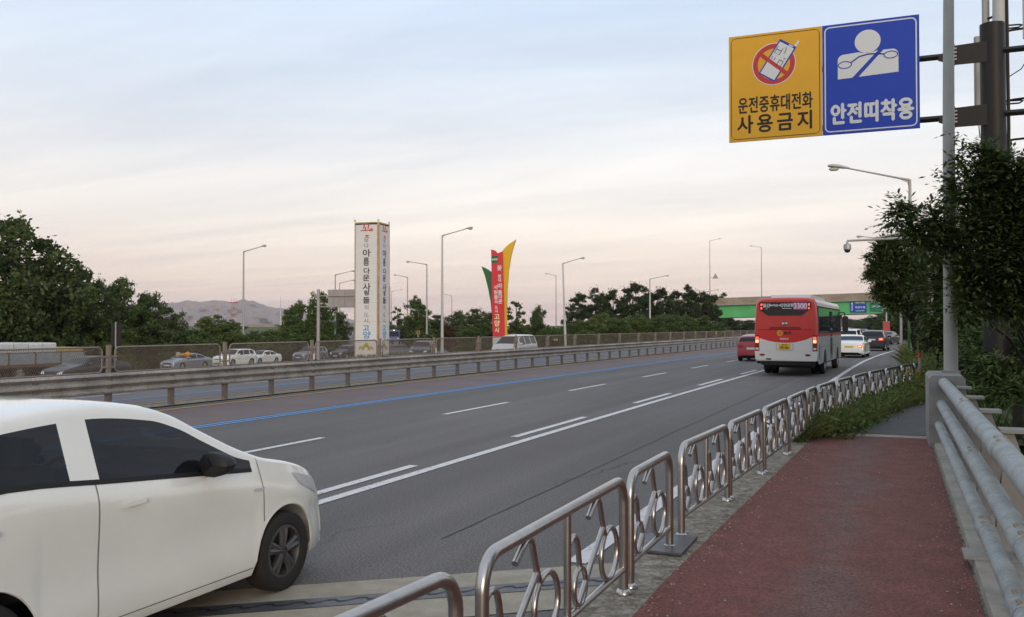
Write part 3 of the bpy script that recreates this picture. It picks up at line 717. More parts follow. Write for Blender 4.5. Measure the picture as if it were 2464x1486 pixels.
border(yp, PL, PM, 'ink', .016, .055); border(bp, PM, PR, 'sign_white', .030, .055)
def flat(name, poly, y, m, parent): return MB().add([(a, y, b) for a, b in poly], [tuple(range(len(poly)))]).build(name, MATS[m], parent)
def circ(cx, cz, r, n=36, rz=None): return [(cx+r*math.cos(2*math.pi*k/n), cz+(rz or r)*math.sin(2*math.pi*k/n)) for k in range(n)]
# no-phone pictogram
cx, cz = PL+1.14, ZTP-.83
flatring(circ(cx, cz, .545), circ(cx, cz, .525), -.0345).build('ring_edge', MATS['sign_white'], yp)
flatring(circ(cx, cz, .525), circ(cx, cz, .405), -.035).build('prohibition_ring', MATS['sign_red'], yp)
def rot(pts, a, ox, oz): return [(ox+x*math.cos(a)-z*math.sin(a), oz+x*math.sin(a)+z*math.cos(a)) for x, z in pts]
A = R(-33)
flat('phone', rot([(-.24, -.50), (.24, -.50), (.24, .50), (-.24, .50)], A, cx+.09, cz+.08), -.037, 'sign_blue', yp)
flat('phone_face', rot([(-.205, -.465), (.205, -.465), (.205, .44), (-.205, .44)], A, cx+.09, cz+.08), -.039, 'sign_white', yp)
flat('phone_antenna', rot([(.17, .50), (.23, .50), (.23, .66), (.17, .66)], A, cx+.09, cz+.08), -.037, 'sign_white', yp)
flat('phone_slot', rot([(.04, .452), (.16, .452), (.16, .485), (.04, .485)], A, cx+.09, cz+.08), -.040, 'sign_white', yp)
g = MB()
for body, ox, oz in (('따', -.04, .20), ('르', .10, .02), ('릉', -.09, -.02)):
    pass
def strokes(segs, r, a, ox, oz, y):
    for s_ in segs:
        pts = rot(s_, a, ox, oz); g.tube([(p[0], y, p[1]) for p in pts], r, 5)
strokes([[(-.14, .30), (-.14, .12), (0, .12), (0, .30)], [(-.14, .22), (0, .22)], [(.05, .36), (.09, .30), (.09, .2)],
         [(.08, .02), (.08, -.14), (.19, -.14), (.19, .02), (.08, .02)], [(.14, .10), (.20, .10)],
         [(-.14, .02), (-.10, -.06)], [(-.05, .02), (-.04, -.05)]], .008, A, cx+.07, cz+.12, -.041)
g.build('ringing_marks', MATS['ink'], yp)
flat('prohibition_bar', rot([(-.40, -.047), (.40, -.047), (.40, .047), (-.40, .047)], R(-41), cx, cz), -.043, 'sign_red', yp)
def word(parent, body, x, z, size, m, bold, spacing, fit=None, y=-.036, name='lettering'):
    mb = MB(); glyphs(mb, body, size, facing((x, y, z)), bold, .004, 'CENTER', spacing, 1., fit); return mb.build(name, MATS[m], parent)
word(yp, '운전중휴대전화', (PL+PM)/2, ZB+.90, .45, 'ink', .007, 1.03, 1.84)
word(yp, '사용금지', (PL+PM)/2, ZB+.40, .50, 'ink', .011, 1.35, 1.84)
word(bp, '안전띠착용', (PM+PR)/2+.03, ZB+.46, .56, 'sign_white', .021, 1.06, 1.88)
# seat belt figure
bx, bz = (PM+PR)/2-.05, ZTP-.90
flat('head', circ(bx, bz+.38, .30, 32, .29), -.036, 'sign_white', bp)
body = [(-.70, -.50)] + [(-.70, -.05)] + arc(-.56, -.03, .14, 180, 95, 5) + [(-.22, .13), (-.1, .10), (.1, .10), (.22, .13)] + arc(.56, -.01, .14, 85, 0, 5) + [(.70, -.45)]
flat('torso', [(bx+a, bz+b) for a, b in body], -.036, 'sign_white', bp)
bt = MB()
bt.add([(bx+a, -.0385, bz+b) for a, b in ((.30, .20), (.24, .13), (-.40, -.53), (-.26, -.53), (.36, .13))], [(0, 1, 2, 3, 4)]); bt.build('belt_strap', MATS['sign_blue'], bp)
bw = MB(); bw.tube([(bx+a, -.039, bz+b) for a, b in [(-.38, -.10), (-.2, .02), (0, .06), (.2, .05), (.38, .02)]], .016, 5)
for ex, ez in ((-.53, -.15), (.53, -.01)): bw.tube([(bx+a, -.039, bz+b) for a, b in circ(ex, ez, .155, 20, .085)], .012, 5, closed=True)
bw.build('steering_wheel', MATS['sign_blue'], bp)
# arms and column
cp_ = (2.22, .0)
col = MB(); col.tube([(cp_[0], .25, -2.6), (cp_[0], .25, 4), (cp_[0]-.02, .25, 9.25)], [.30, .285, .27], 20); col.build('column', MATS['pole_dark'], og, True, 60)
for z in (8.55, 7.05):
    a = MB(); a.tube([(PL+.5, .14, z+.02), (cp_[0]+.75, .14, z+.02)], .075, 4); a.build('arm', MATS['pole_dark'], og)
    MB().prism([(1.02, z-.02), (1.28, z+.22), (cp_[0], z+.26), (cp_[0], z-.24), (1.38, z-.24), (1.02, z-.10)], .02, .05, 'y').build('gusset', MATS['pole_dark'], og)
    MB().box(1.30, 1.38, -.02, .20, z-.25, z+.25).build('flange', MATS['pole_dark'], og)
    for zz in (-.12, -.04, .05, .14): MB().box(1.26, 1.42, -.035, -.02, z+zz-.018, z+zz+.018).build('bolt', MATS['galv'], og)
for x in (PL+.35, PM-.35, PM+.35, PR-.35): MB().box(x-.03, x+.03, .032, .10, ZB+.1, ZTP-.1).build('stiffener', MATS['galv'], og)
# telephone antenna mast right behind the sign column
am = thing('antenna_mast', 'cellular antenna mast with panel antennas and cables behind the sign column', 'antenna', (2.75, 25.6, 0))
MB().tube([(-.30, 0, -2.6), (-.30, 0, 5.0), (-.26, 0, 12.5)], [.20, .17, .13], 12).build('pole', MATS['pole_white'], am, True, 60)
for k, (x, y, z0, z1, w_) in enumerate(((-.74, .1, 7.2, 9.4, .17), (.42, -.05, 9.2, 11.3, .34), (.46, -.1, 6.45, 7.95, .34), (-.55, .2, 9.6, 11.4, .16))):
    m = MB(); m.M = Matrix.Translation((x, y, 0)) @ Matrix.Rotation(R((20, -25, -20, 10)[k]), 4, 'Z'); m.prism(rr_outline(-w_/2, w_/2, -.07, .07, .03, 3), z0, z1, 'z')
    m.build('antenna_panel', mat('antenna_%s' % ('cream' if k == 1 else 'grey'), (.50,.47,.35) if k == 1 else (.33,.32,.29), .6), am)
    for z in (z0+.25, z1-.25): MB().tube([(x, y, z), (x*.4-.15, 0, z), (-.28, 0, z-.04)], .03, 6).build('bracket', MATS['pole_dark'], am)
    MB().tube([(x, y, z0), (x+.02, y, z0-.35), (x*.5, 0, z0-.75), (-.12, 0, z0-.95)], .014, 5).build('cable', MATS['ink'], am)
MB().tube([(-.12, 0, -2), (-.12, 0, 4), (-.08, 0, 7), (-.1, .0, 10.5)], .045, 6).build('cable_bundle', MATS['ink'], am)
for z in (7.6, 9.5): MB().tube([(-.2, 0, z), (.16, 0, z), (.24, -.02, z+.05), (.18, .03, z+.08), (-.1, 0, z+.08)], .022, 5).build('clamp', MATS['pole_dark'], am)

# ------------------------------------------------------------------ white pillar and red pillar of the city
q = ray(910, 785, 70); wz = -.95
wp = thing('sign_pillar', 'tall white square pillar with black and blue brush lettering', 'sign pillar', (q[0], q[1], wz), R(6.5))
TW, TH = 2.0, zt(534, 70)-wz
mat('banner_white', (.66,.64,.61), .65, var=.05, vscale=1.5)
MB().box(-TW, 0, 0, TW, 0, TH-.02).build('core', MATS['pole_dark'], wp)
def face(name, M):
    """banner hung on one side: local plane x 0..TW (right), z up"""
    o = MB(); o.M = M
    for k in range(7):
        a, b = .30+k*(TH-.5)/7, .30+(k+1)*(TH-.5)/7
        o.add([(.09, -.05, a+.006), (TW-.09, -.05, a+.006), (TW-.09, -.05, b), (.09, -.05, b), (.09, -.02, a+.006), (TW-.09, -.02, a+.006), (TW-.09, -.02, b), (.09, -.02, b)], [(0, 1, 2, 3), (0, 4, 5, 1), (1, 5, 6, 2), (2, 6, 7, 3), (3, 7, 4, 0)])
    fo = o.build(name, MATS['banner_white'], wp)
    mid = TW/2
    def col(chars, m):
        for ch, x, z, size, bold in chars:
            mb = MB(); glyphs(mb, ch, size, M @ facing((mid+x, -.056, z)), bold, .004, 'CENTER', 1., 1.25, None, 1.0 if ch != '름' else 1.5)
            mb.build('lettering', mat('ink_'+m, {'red': (.42,.08,.05), 'thin': (.16,.14,.14), 'black': (.03,.028,.03), 'blue': (.05,.27,.50)}[m], .6), fo)
    def yf(y): return TH*(878-y)/344.
    col([('꼬', -.08, yf(549), .78, .012), ('ㅊ', .06, yf(570), .50, .010)], 'red')
    fl = MB(); fl.M = M; fl.add([(a, -.057, b) for a, b in circ(mid+.42, yf(553), .16, 18, .13)], [tuple(range(18))]); fl.build('flower', mat('flower_red', (.55,.16,.10), .6), fo)
    col([('보', 0, yf(579), .38, 0.), ('다', 0, yf(592), .38, 0.), ('의', .03, yf(741), .40, 0.), ('도', .02, yf(759), .40, 0.), ('시,', .06, yf(773), .40, 0.)], 'thin')
    col([('아', .02, yf(610), .62, .014), ('름', 0, yf(631), .46, .012), ('다', .03, yf(653), .50, .010), ('운', 0, yf(670), .55, .012), ('사', .04, yf(692), .60, .014), ('람', .05, yf(706), .42, .012), ('들', .02, yf(724), .55, .012)], 'black')
    col([('고', .0, yf(791), .52, .016), ('양', .05, yf(808), .60, .016)], 'blue')
    dc = MB(); dc.M = M
    for dx, sc_ in ((-.45, .55), (0, 1.), (.45, .55)):
        pts = [(mid+dx+a*sc_, 1.12+b*sc_*.8) for a, b in ((-.34, 0), (-.30, .40), (-.16, .52), (-.10, .66), (0, .74), (.10, .66), (.16, .52), (.30, .40), (.34, 0), (.16, .02), (.12, .28), (-.10, .26), (-.16, .02))]
        dc.add([(a, -.056-.001*abs(dx), b) for a, b in pts], [tuple(range(len(pts)))])
    dc.build('gate_emblem', mat('ochre', (.42,.33,.05), .6), fo)
    fr = MB(); fr.M = M
    for x0, x1 in ((0, .085), (TW-.085, TW)): fr.box(x0, x1, -.06, 0, 0, TH)
    fr.box(0.085, TW-.085, -.06, 0, TH-.10, TH); fr.box(.085, TW-.085, -.06, 0, .12, .22)
    fr.build('edge_frame', mat('sunlit_metal', (.45,.33,.19), .35, metal=.7, var=.3, vscale=1.2), wp)  # golden evening light on the reflective metal is put into this colour
face('banner_face', Matrix.Translation((-TW, 0, 0)))
face('banner_face', Matrix.Translation((0, 0, 0)) @ Matrix.Rotation(R(90), 4, 'Z'))
for x, y in ((-TW, 0), (0, 0), (0, TW)): 
    m = MB(); m.M = Matrix.Translation((x, y, TH)); m.lathe([(.05, 0), (.05, .09), (.09, .12), (.06, .2), (0, .22)], 8); m.build('finial', MATS['sunlit_metal'], wp)
MB().box(-TW-.25, .25, -.25, TW+.25, -1.2, .10).build('plinth', MATS['concrete_grey'], wp)

Zr = 85.; q = ray(1200, 785, Zr); rz0 = -1.1
rp = thing('sign_pillar', 'leaning red sign slab with yellow and green leaf shaped fins', 'sign pillar', (q[0], q[1], 0), R(10))
def rpix(x, y): return ((x-1200)*Zr/2178., zt(y, Zr))
mat('pillar_red', (.60,.030,.040), .45, var=.05, vscale=1); mat('pillar_yellow', (.68,.40,.012), .45, var=.05, vscale=1); mat('pillar_green', (.020,.12,.040), .5, var=.1, vscale=1)
slab = [rpix(*a) for a in ((1182.8, 601), (1191, 603), (1198, 611), (1203, 609), (1210.6, 606.4), (1215.8, 812), (1187, 812))]
MB().prism(slab, -.28, .28, 'y').build('red_slab', MATS['pillar_red'], rp)
yl = [rpix(*a) for a in ((1213, 812), (1210, 700), (1206, 628), (1204, 611), (1213, 600), (1226, 588), (1242.7, 578), (1238, 590), (1231, 615), (1225, 650), (1221, 700), (1219.5, 760), (1220.5, 812))]
MB().prism(yl, -.05, .22, 'y').build('yellow_fin', MATS['pillar_yellow'], rp)
gn = [rpix(*a) for a in ((1183.5, 760), (1180, 727), (1174, 696), (1166, 665), (1157, 641), (1164, 644), (1175, 650), (1182.5, 656), (1184.5, 720))]
MB().prism(gn, -.02, .24, 'y').build('green_fin', MATS['pillar_green'], rp)
wb = [rpix(*a) for a in ((1187, 812), (1216, 812), (1216.5, 880), (1187, 880))]
MB().prism(wb, -.32, .32, 'y').build('white_base', MATS['plate_white'], rp)
gp = [rpix(*a) for a in ((1184, 617), (1199.5, 616), (1200, 634), (1184.5, 635))]
go = MB().prism(gp, -.30, -.282, 'y').build('green_plaque', MATS['pillar_green'], rp)
def rt(ch, x, y, size, bold=.012, m='sign_white'):
    tw = MB(); a, b = rpix(x, y); glyphs(tw, ch, size, facing((a, -.285, b)), bold, .004, 'CENTER'); tw.build('lettering', MATS[m], rp)
for i, (ch, sz_) in enumerate(zip('꽃보다아름다운', (.46, .32, .32, .44, .36, .36, .42))):
    rt(ch, 1203.5+i*.4, (647, 666, 676, 690, 705, 715, 727)[i], sz_*1.15, .015)
for i, ch in enumerate('사람들의도시'): rt(ch, 1194.5+i*.35, (693, 705, 717, 728, 741, 750)[i], (.38, .38, .38, .30, .28, .28)[i]*1.15, .012)
mat('ivory', (.70,.66,.38), .6)
for ch, y, s_ in (('고', 764, .58), ('양', 780, .62), ('시', 796, .48)): rt(ch, 1197.5, y, s_, .02, 'ivory')
tw = MB(); a, b = rpix(1192, 625.5); glyphs(tw, '600년', .22, facing((a, -.304, b)), .012, .003); tw.build('lettering', MATS['sign_white'], go)
# back of a cantilever road sign left of the pillar
q = ray(766, 785, 76); bz = -2.1
bs = thing('road_sign', 'grey back of a cantilever road sign on a thick post', 'road sign', (q[0], q[1], bz), R(8))
MB().tube([(0, 0, -.3), (0, 0, zt(697, 76)-bz)], [.16, .13], 12).build('post', MATS['pole_grey'], bs, True)
for y in (713, 739):
    z = zt(y, 76)-bz; MB().tube([(-.35, -.02, z), (3.4, -.02, z)], .05, 6).build('arm', MATS['pole_grey'], bs)
z0, z1 = zt(741, 76)-bz, zt(698, 76)-bz
pn = MB().box(.85, 3.6, .06, .09, z0, z1).build('panel_back', MATS['sign_back'], bs)
for x in (1.35, 2.35, 3.3): MB().box(x-.03, x+.03, .03, .06, z0+.1, z1-.1).build('stiffener', MATS['galv'], pn)
q = ray(279, 785, 58)
ds = thing('road_sign', 'dark back of a small roadside sign before the left trees', 'road sign', (q[0], q[1], -1.6))
MB().tube([(0, 0, -.3), (0, 0, 3.9)], .05, 8).build('post', MATS['galv'], ds, True); MB().box(-.45, .45, .03, .06, 2.4, 3.85).build('plate', MATS['pole_dark'], ds)

# ------------------------------------------------------------------ roadside signs and stakes on the right verge
q = ray(2262, 785, 50); rs = thing('road_sign', 'stack of blue direction boards half hidden by leaves', 'road sign', (q[0], q[1], .2), R(4))
for x in (-.40, .35): MB().tube([(x, .05, -.3), (x, .05, 3.4)], .045, 8).build('post', MATS['pole_white'], rs, True)
def board(z0, z1, x0, x1, lines, m='sign_blue'):
    o = MB().box(x0, x1, -.03, .01, z0, z1).build('board', MATS[m], rs); n = len(lines); tx = MB()
    for i, l in enumerate(lines): glyphs(tx, l, (z1-z0)/n*.68, facing(((x0+x1)/2+.1, -.034, z1-(i+.5)*(z1-z0)/n)), .004, .002)
    tx.build('lettering', MATS['sign_white'], o)
board(3.15, 3.5, .0, .50, ['고양시'])
board(1.98, 2.72, -.46, .50, ['일산 · 능곡', '행주산성 방면', '덕양구청 방향', '자유로 진입'])
board(1.50, 1.93, -.50, .40, ['서행하십시오', '감속운행'])
q = ray(2256, 822, 24); gs = MB().prism([(-.10, 0), (.03, 0), (.08, 1.15), (.07, 1.28), (-.13, 1.28), (-.14, 1.15)], -.04, .04, 'y').build('green_post', mat('post_green', (.065,.20,.025), .6, var=.2, vscale=5))
q = ray(2257, 785, 40); gs.location = (q[0], q[1], .2); gs.scale = (.95, .9, 1.75); tag(gs, 'bright green flat post standing beside the blue direction boards', 'post')
q = ray(2187, 822, 44); g2 = MB().box(-.06, .06, -.04, .04, -.4, 2.0).build('green_post', MATS['post_green']); g2.location = (q[0], q[1], .2); tag(g2, 'thin green post among the stems of the multi-trunked tree', 'post')
q = (.62, 26.9); st = thing('marker_stake', 'slim white stake with a red tip by the last fence panel', 'stake', (q[0], q[1], .2))
MB().tube([(0, 0, -.1), (0, 0, .98)], .035, 8).build('shaft', MATS['concrete'], st, True); MB().tube([(0, 0, .98), (0, 0, 1.12)], .045, 8).build('tip', MATS['sign_red'], st, True)
yt_ = MB().prism([(-.22, .18), (.2, .18), (.22, .5), (.05, .72), (-.18, .6)], -.03, .03, 'y').build('yellow_plate', mat('plate_ochre', (.48,.30,.02), .7, var=.2, vscale=6)); yt_.location = (.44, 26.75, .2); tag(yt_, 'small yellow plate leaning behind the last fence panel', 'sign')

# ------------------------------------------------------------------ green overpass
ov = thing('overpass', 'green steel girder overpass with a concrete parapet crossing the highway', 'bridge', (0, 225, 0))
sl_ = (10.2-9.26)/46.
mat('girder_green', (.085,.40,.13), .5, var=.14, vscale=.35)
def oz(x, z): return z+.024*(x+44)
def obox(name, x0, x1, y0, y1, z0, z1, m, parent=ov):
    return MB().add([(x0, y0, oz(x0, z0)), (x1, y0, oz(x1, z0)), (x1, y1, oz(x1, z0)), (x0, y1, oz(x0, z0)), (x0, y0, oz(x0, z1)), (x1, y0, oz(x1, z1)), (x1, y1, oz(x1, z1)), (x0, y1, oz(x0, z1))],
                    [(0,3,2,1),(4,5,6,7),(0,1,5,4),(1,2,6,5),(2,3,7,6),(3,0,4,7)]).build(name, MATS[m], parent)
for k in range(8):
    x0 = -44+k*11; obox('girder', x0, x0+10.96, 0, .5, 3.9, 6.92, 'girder_green')
    obox('stiffener', x0+10.85, x0+11.1, -.06, 0, 4.0, 6.9, 'girder_green')
obox('bottom_flange', -44, 44, -.25, .7, 3.74, 3.9, 'pole_dark')
obox('girder', -44, 44, 9.5, 10, 4.0, 6.92, 'girder_green')
obox('deck', -52, 60, -.9, 11, 6.92, 7.25, 'concrete_grey')
mat('parapet', (.27,.225,.17), .9, var=.25, vscale=.5)
for k in range(14): obox('parapet', -52+k*8, -52+k*8+7.94, -.9, -.6, 7.25, 8.78, 'parapet')
obox('parapet', -52, 60, 10.7, 11, 7.25, 8.78, 'parapet')
obox('abutment', -60, -45, -.5, 10.5, -3, 6.6, 'concrete_grey'); obox('abutment', 30, 46, -.5, 10.5, -3, 4.2, 'concrete_grey')
MB().prism([(-45, 3.6), (-45, -2.5), (-32, -1.6)], .5, 9.5, 'y').build('slope_paving', mat('paving_brown', (.10,.075,.06), .9, var=.3, vscale=.8), ov)
for x in (-17.2,):
    MB().tube([(x+5, 5, -.2), (x+5, 5, oz(x, 4.0))], .7, 16).build('pier', MATS['concrete_grey'], ov, True)
def osign(x0, x1, y0p, y1p, m, rows, label, arrow, kind):
    a = ray(x0, y0p, 212); b = ray(x1, y1p, 208)
    t = thing('road_sign', label, 'road sign', (a[0], 224.75, 0)); w_ = b[0]-a[0]; z1, z0 = a[2], b[2]
    pl_ = MB().box(0, w_, -.05, .0, z0, z1).build('panel', MATS[m], t)
    for z in (z0+.4, z1-.4): MB().box(.3, w_-.3, 0., .26, z-.05, z+.05).build('bracket', MATS['galv'], t)
    tx = MB()
    for body, fx, fz, s_ in rows: glyphs(tx, body, s_, facing((w_*fx, -.056, z0+(z1-z0)*fz)), .012, .004)
    tx.build('lettering', MATS['sign_white'], pl_)
    if arrow == 'up': MB().prism([(.28, z0+.35), (.46, z0+.35), (.46, z1-.85), (.62, z1-.85), (.37, z1-.35), (.12, z1-.85), (.28, z1-.85)], -.06, -.052, 'y').build('arrow', MATS['sign_white'], pl_)
    else: MB().prism([(w_-.95, z0+.18), (w_-.72, z0+.18), (w_-.45, z0+.50), (w_-.32, z0+.36), (w_-.22, z0+.90), (w_-.78, z0+.82), (w_-.62, z0+.68)], -.06, -.052, 'y').build('arrow', MATS['sign_white'], pl_)
    return t, pl_, w_, z0, z1
t_, p_, w_, z0, z1 = osign(2047, 2085, 724, 752, 'sign_blue', [('서울(구파발)', .58, .80, .42), ('덕양구청', .60, .40, .62), ('Deogyang-gu Office', .6, .13, .24)], 'blue direction sign with white arrow bolted to the green girder', 'up', 0)
MB().box(.85, w_-.1, -.053, -.050, z0+(z1-z0)*.66, z0+(z1-z0)*.95).build('green_field', MATS['sign_green'], p_)
osign(2095, 2132, 722, 750, 'sign_green', [('서울외곽순환', .42, .78, .46), ('고속도로', .36, .40, .50)], 'green expressway sign with slanting arrow bolted to the green girder', 'slant', 1)
# ------------------------------------------------------------------ vehicles
from mathutils.bvhtree import BVHTree
def pchip(xs, ys):
    xs = np.array(xs, float); ys = np.array(ys, float); h = np.diff(xs); d = np.diff(ys)/h; m = np.zeros(len(xs))
    m[0], m[-1] = d[0], d[-1]
    for i in range(1, len(xs)-1):
        if d[i-1]*d[i] > 0:
            w1, w2 = 2*h[i]+h[i-1], h[i]+2*h[i-1]; m[i] = (w1+w2)/(w1/d[i-1]+w2/d[i])
    def f(x):
        x = min(max(x, xs[0]), xs[-1]); i = min(int(np.searchsorted(xs, x, side='right'))-1, len(h)-1); t = (x-xs[i])/h[i]
        return (1+2*t)*(1-t)**2*ys[i]+t*(1-t)**2*h[i]*m[i]+t*t*(3-2*t)*ys[i+1]+t*t*(t-1)*h[i]*m[i+1]
    return f
def paint(name, c, rough=.28): return mat('paint_'+name, c, rough, coat=.6, spec=.5)
mat('paint_white', (.84,.845,.79), .20, coat=1., var=.035, vscale=1.3); mat('paint_silver', (.30,.32,.36), .3, metal=.5, coat=.6); mat('paint_black', (.020,.020,.028), .3, coat=.2)
mat('paint_red', (.36,.015,.025), .3, coat=.5); mat('paint_blue', (.025,.05,.20), .3, coat=.5); mat('paint_dark', (.045,.045,.052), .3, coat=.3); mat('paint_grey', (.22,.23,.26), .3, metal=.4, coat=.5)
mat('paint_white2', (.62,.62,.61), .32, coat=.5)
mat('seam', (.16,.16,.15), .6)
SPEC = {
 'sedan': dict(L=4.75, W=1.80, top=[(0,.52),(.03,.80),(.08,.96),(.45,1.06),(.85,1.12),(1.45,1.38),(2.05,1.46),(2.65,1.43),(3.45,1.03),(4.25,.86),(4.62,.72),(4.72,.60),(4.75,.46)],
   belt=[(0,.86),(.9,.98),(2.4,.95),(3.5,.90),(4.75,.72)], rg=(.85,1.50), ws=(2.70,3.45), wins=[(1.05,1.95),(2.03,2.98)], ax=(1.02,3.78), r=.32),
 'hatch': dict(L=4.05, W=1.72, top=[(0,.50),(.02,.80),(.05,1.02),(.35,1.40),(.75,1.51),(1.50,1.55),(2.10,1.50),(2.95,1.06),(3.55,.93),(3.90,.78),(4.02,.62),(4.05,.45)],
   belt=[(0,.98),(.9,1.06),(2.0,1.00),(3.1,.93),(4.05,.70)], rg=(.10,.42), ws=(2.15,2.95), wins=[(.42,1.15),(1.23,1.95)], ax=(.66,3.23), r=.31),
 'suv': dict(L=4.65, W=1.88, top=[(0,.55),(.03,.95),(.08,1.12),(.42,1.58),(.9,1.68),(1.9,1.70),(2.55,1.64),(3.3,1.17),(4.1,1.05),(4.5,.88),(4.62,.72),(4.65,.52)],
   belt=[(0,1.08),(1.0,1.14),(2.4,1.08),(3.4,1.04),(4.65,.85)], rg=(.12,.45), ws=(2.6,3.3), wins=[(.55,1.05),(1.15,1.95),(2.03,2.85)], ax=(.90,3.62), r=.36),
 'van': dict(L=4.80, W=1.86, top=[(0,.60),(.02,1.1),(.06,1.35),(.25,1.68),(.6,1.76),(2.2,1.78),(3.1,1.68),(4.05,1.14),(4.45,1.0),(4.7,.82),(4.78,.68),(4.80,.50)],
   belt=[(0,1.06),(1.0,1.08),(2.6,1.03),(3.8,.98),(4.8,.82)], rg=(.06,.25), ws=(3.15,4.05), wins=[(.35,1.30),(1.42,2.35),(2.45,3.40)], ax=(.90,3.80), r=.33),
}
def car_body(sp, nst, sub):
    top = pchip(*zip(*sp['top'])); belt = pchip(*zip(*sp['belt'])); L_, W = sp['L'], sp['W']/2; r = sp['r']; Ra = r+.055
    brk = set([0, L_]) | set(sum([list(w_) for w_ in sp['wins']], [])) | set(sp['rg']) | set(sp['ws'])
    for a in sp['ax']:
        for k in np.linspace(-1, 1, 15 if nst > 60 else 9): brk.add(a+Ra*math.sin(k*math.pi/2))
    for e in (.01, .03, .06, .10, .16, .24): brk.add(e); brk.add(L_-e)
    ys = sorted(brk | set(np.linspace(0, L_, nst))); ys2 = [ys[0]]
    for y in ys[1:]:
        if y-ys2[-1] > .008 or y in brk: ys2.append(y)
    ys = ys2; secs = []
    for y in ys:
        eR = max(0, 1-y/.38); eF = max(0, 1-(L_-y)/.62)
        w_ = W*(1-.10*eR**2.2-.17*eF**2.3)
        zt_ = top(y); zb = min(belt(y), zt_-.045); zs = .18+.13*eR**3+.0*eF**3; zc = min(.62, zs+(zb-zs)*.6)
        g = sm((zt_-zb-.05)/.20); wb = w_*.965
        wr = wb-.36*max(0, zt_-.09-zb)
        P6 = ((1-g)*w_*.93+g*wr, (1-g)*(zt_-.028)+g*(zt_-.085)); P7 = ((1-g)*w_*.84+g*(wr-.055), (1-g)*(zt_-.012)+g*(zt_-.030))
        P8 = ((1-g)*w_*.5+g*(wr*.6), zt_-.006); P9 = (0, zt_)
        P5 = (wb, zb)
        pt = [(w_*.84, zs), (w_*.965, zs+.035), (w_*1.0, .40), (w_*.990, zc), (w_*1.004, max(zb-.13, zc+.3*(zb-zc))), P5]
        pt[2] = (pt[2][0], min(.38, zs+(zb-zs)*.36)); pt[1] = (pt[1][0], min(pt[1][1], zs+(zb-zs)*.15))
        za = 0
        for a in sp['ax']:
            if abs(y-a) < Ra: za = max(za, r+math.sqrt(Ra*Ra-(y-a)**2))
        if za:
            for k in (0, 1, 2): pt[k] = (w_*(.985, .995, 1.004)[k], max(pt[k][1], za+.004*k))
            pt[3] = (w_*(.990+.012*sm((za-r)/Ra)), max(pt[3][1], za+.045)); pt[4] = (pt[4][0], max(pt[4][1], pt[3][1]+.03)); 
        hgl = P6[1]-P5[1]
        q = lambda t: (P5[0]+(P6[0]-P5[0])*t, P5[1]+(P6[1]-P5[1])*t)
        i_ = min(.03, .2*hgl)/max(hgl, 1e-4)
        pt += [q(i_), q(1-i_), P6, P7, P8, P9]
        secs.append(pt)
    # rows: 0..5 lower side, 5-6 sill of window, 6-7 glass, 7-8 top frame, 8-9 pillar/rail, 9-11 top
    if sub > 1:
        new = []
        for pt in secs:
            o = []; n = len(pt)
            for j in range(n-1):
                a, b, c_, d_ = pt[max(j-1, 0)], pt[j], pt[j+1], pt[min(j+2, n-1)]
                sharp = j in (5, 6, 7)
                for k in range(sub):
                    t = k/sub
                    if sharp or j == 0: o.append((b[0]+(c_[0]-b[0])*t, b[1]+(c_[1]-b[1])*t)); continue
                    f = lambda i: .5*((2*b[i])+(-a[i]+c_[i])*t+(2*a[i]-5*b[i]+4*c_[i]-d_[i])*t*t+(-a[i]+3*b[i]-3*c_[i]+d_[i])*t**3)
                    o.append((f(0), f(1)))
            o.append(pt[-1]); new.append(o)
        secs = new
    return ys, secs
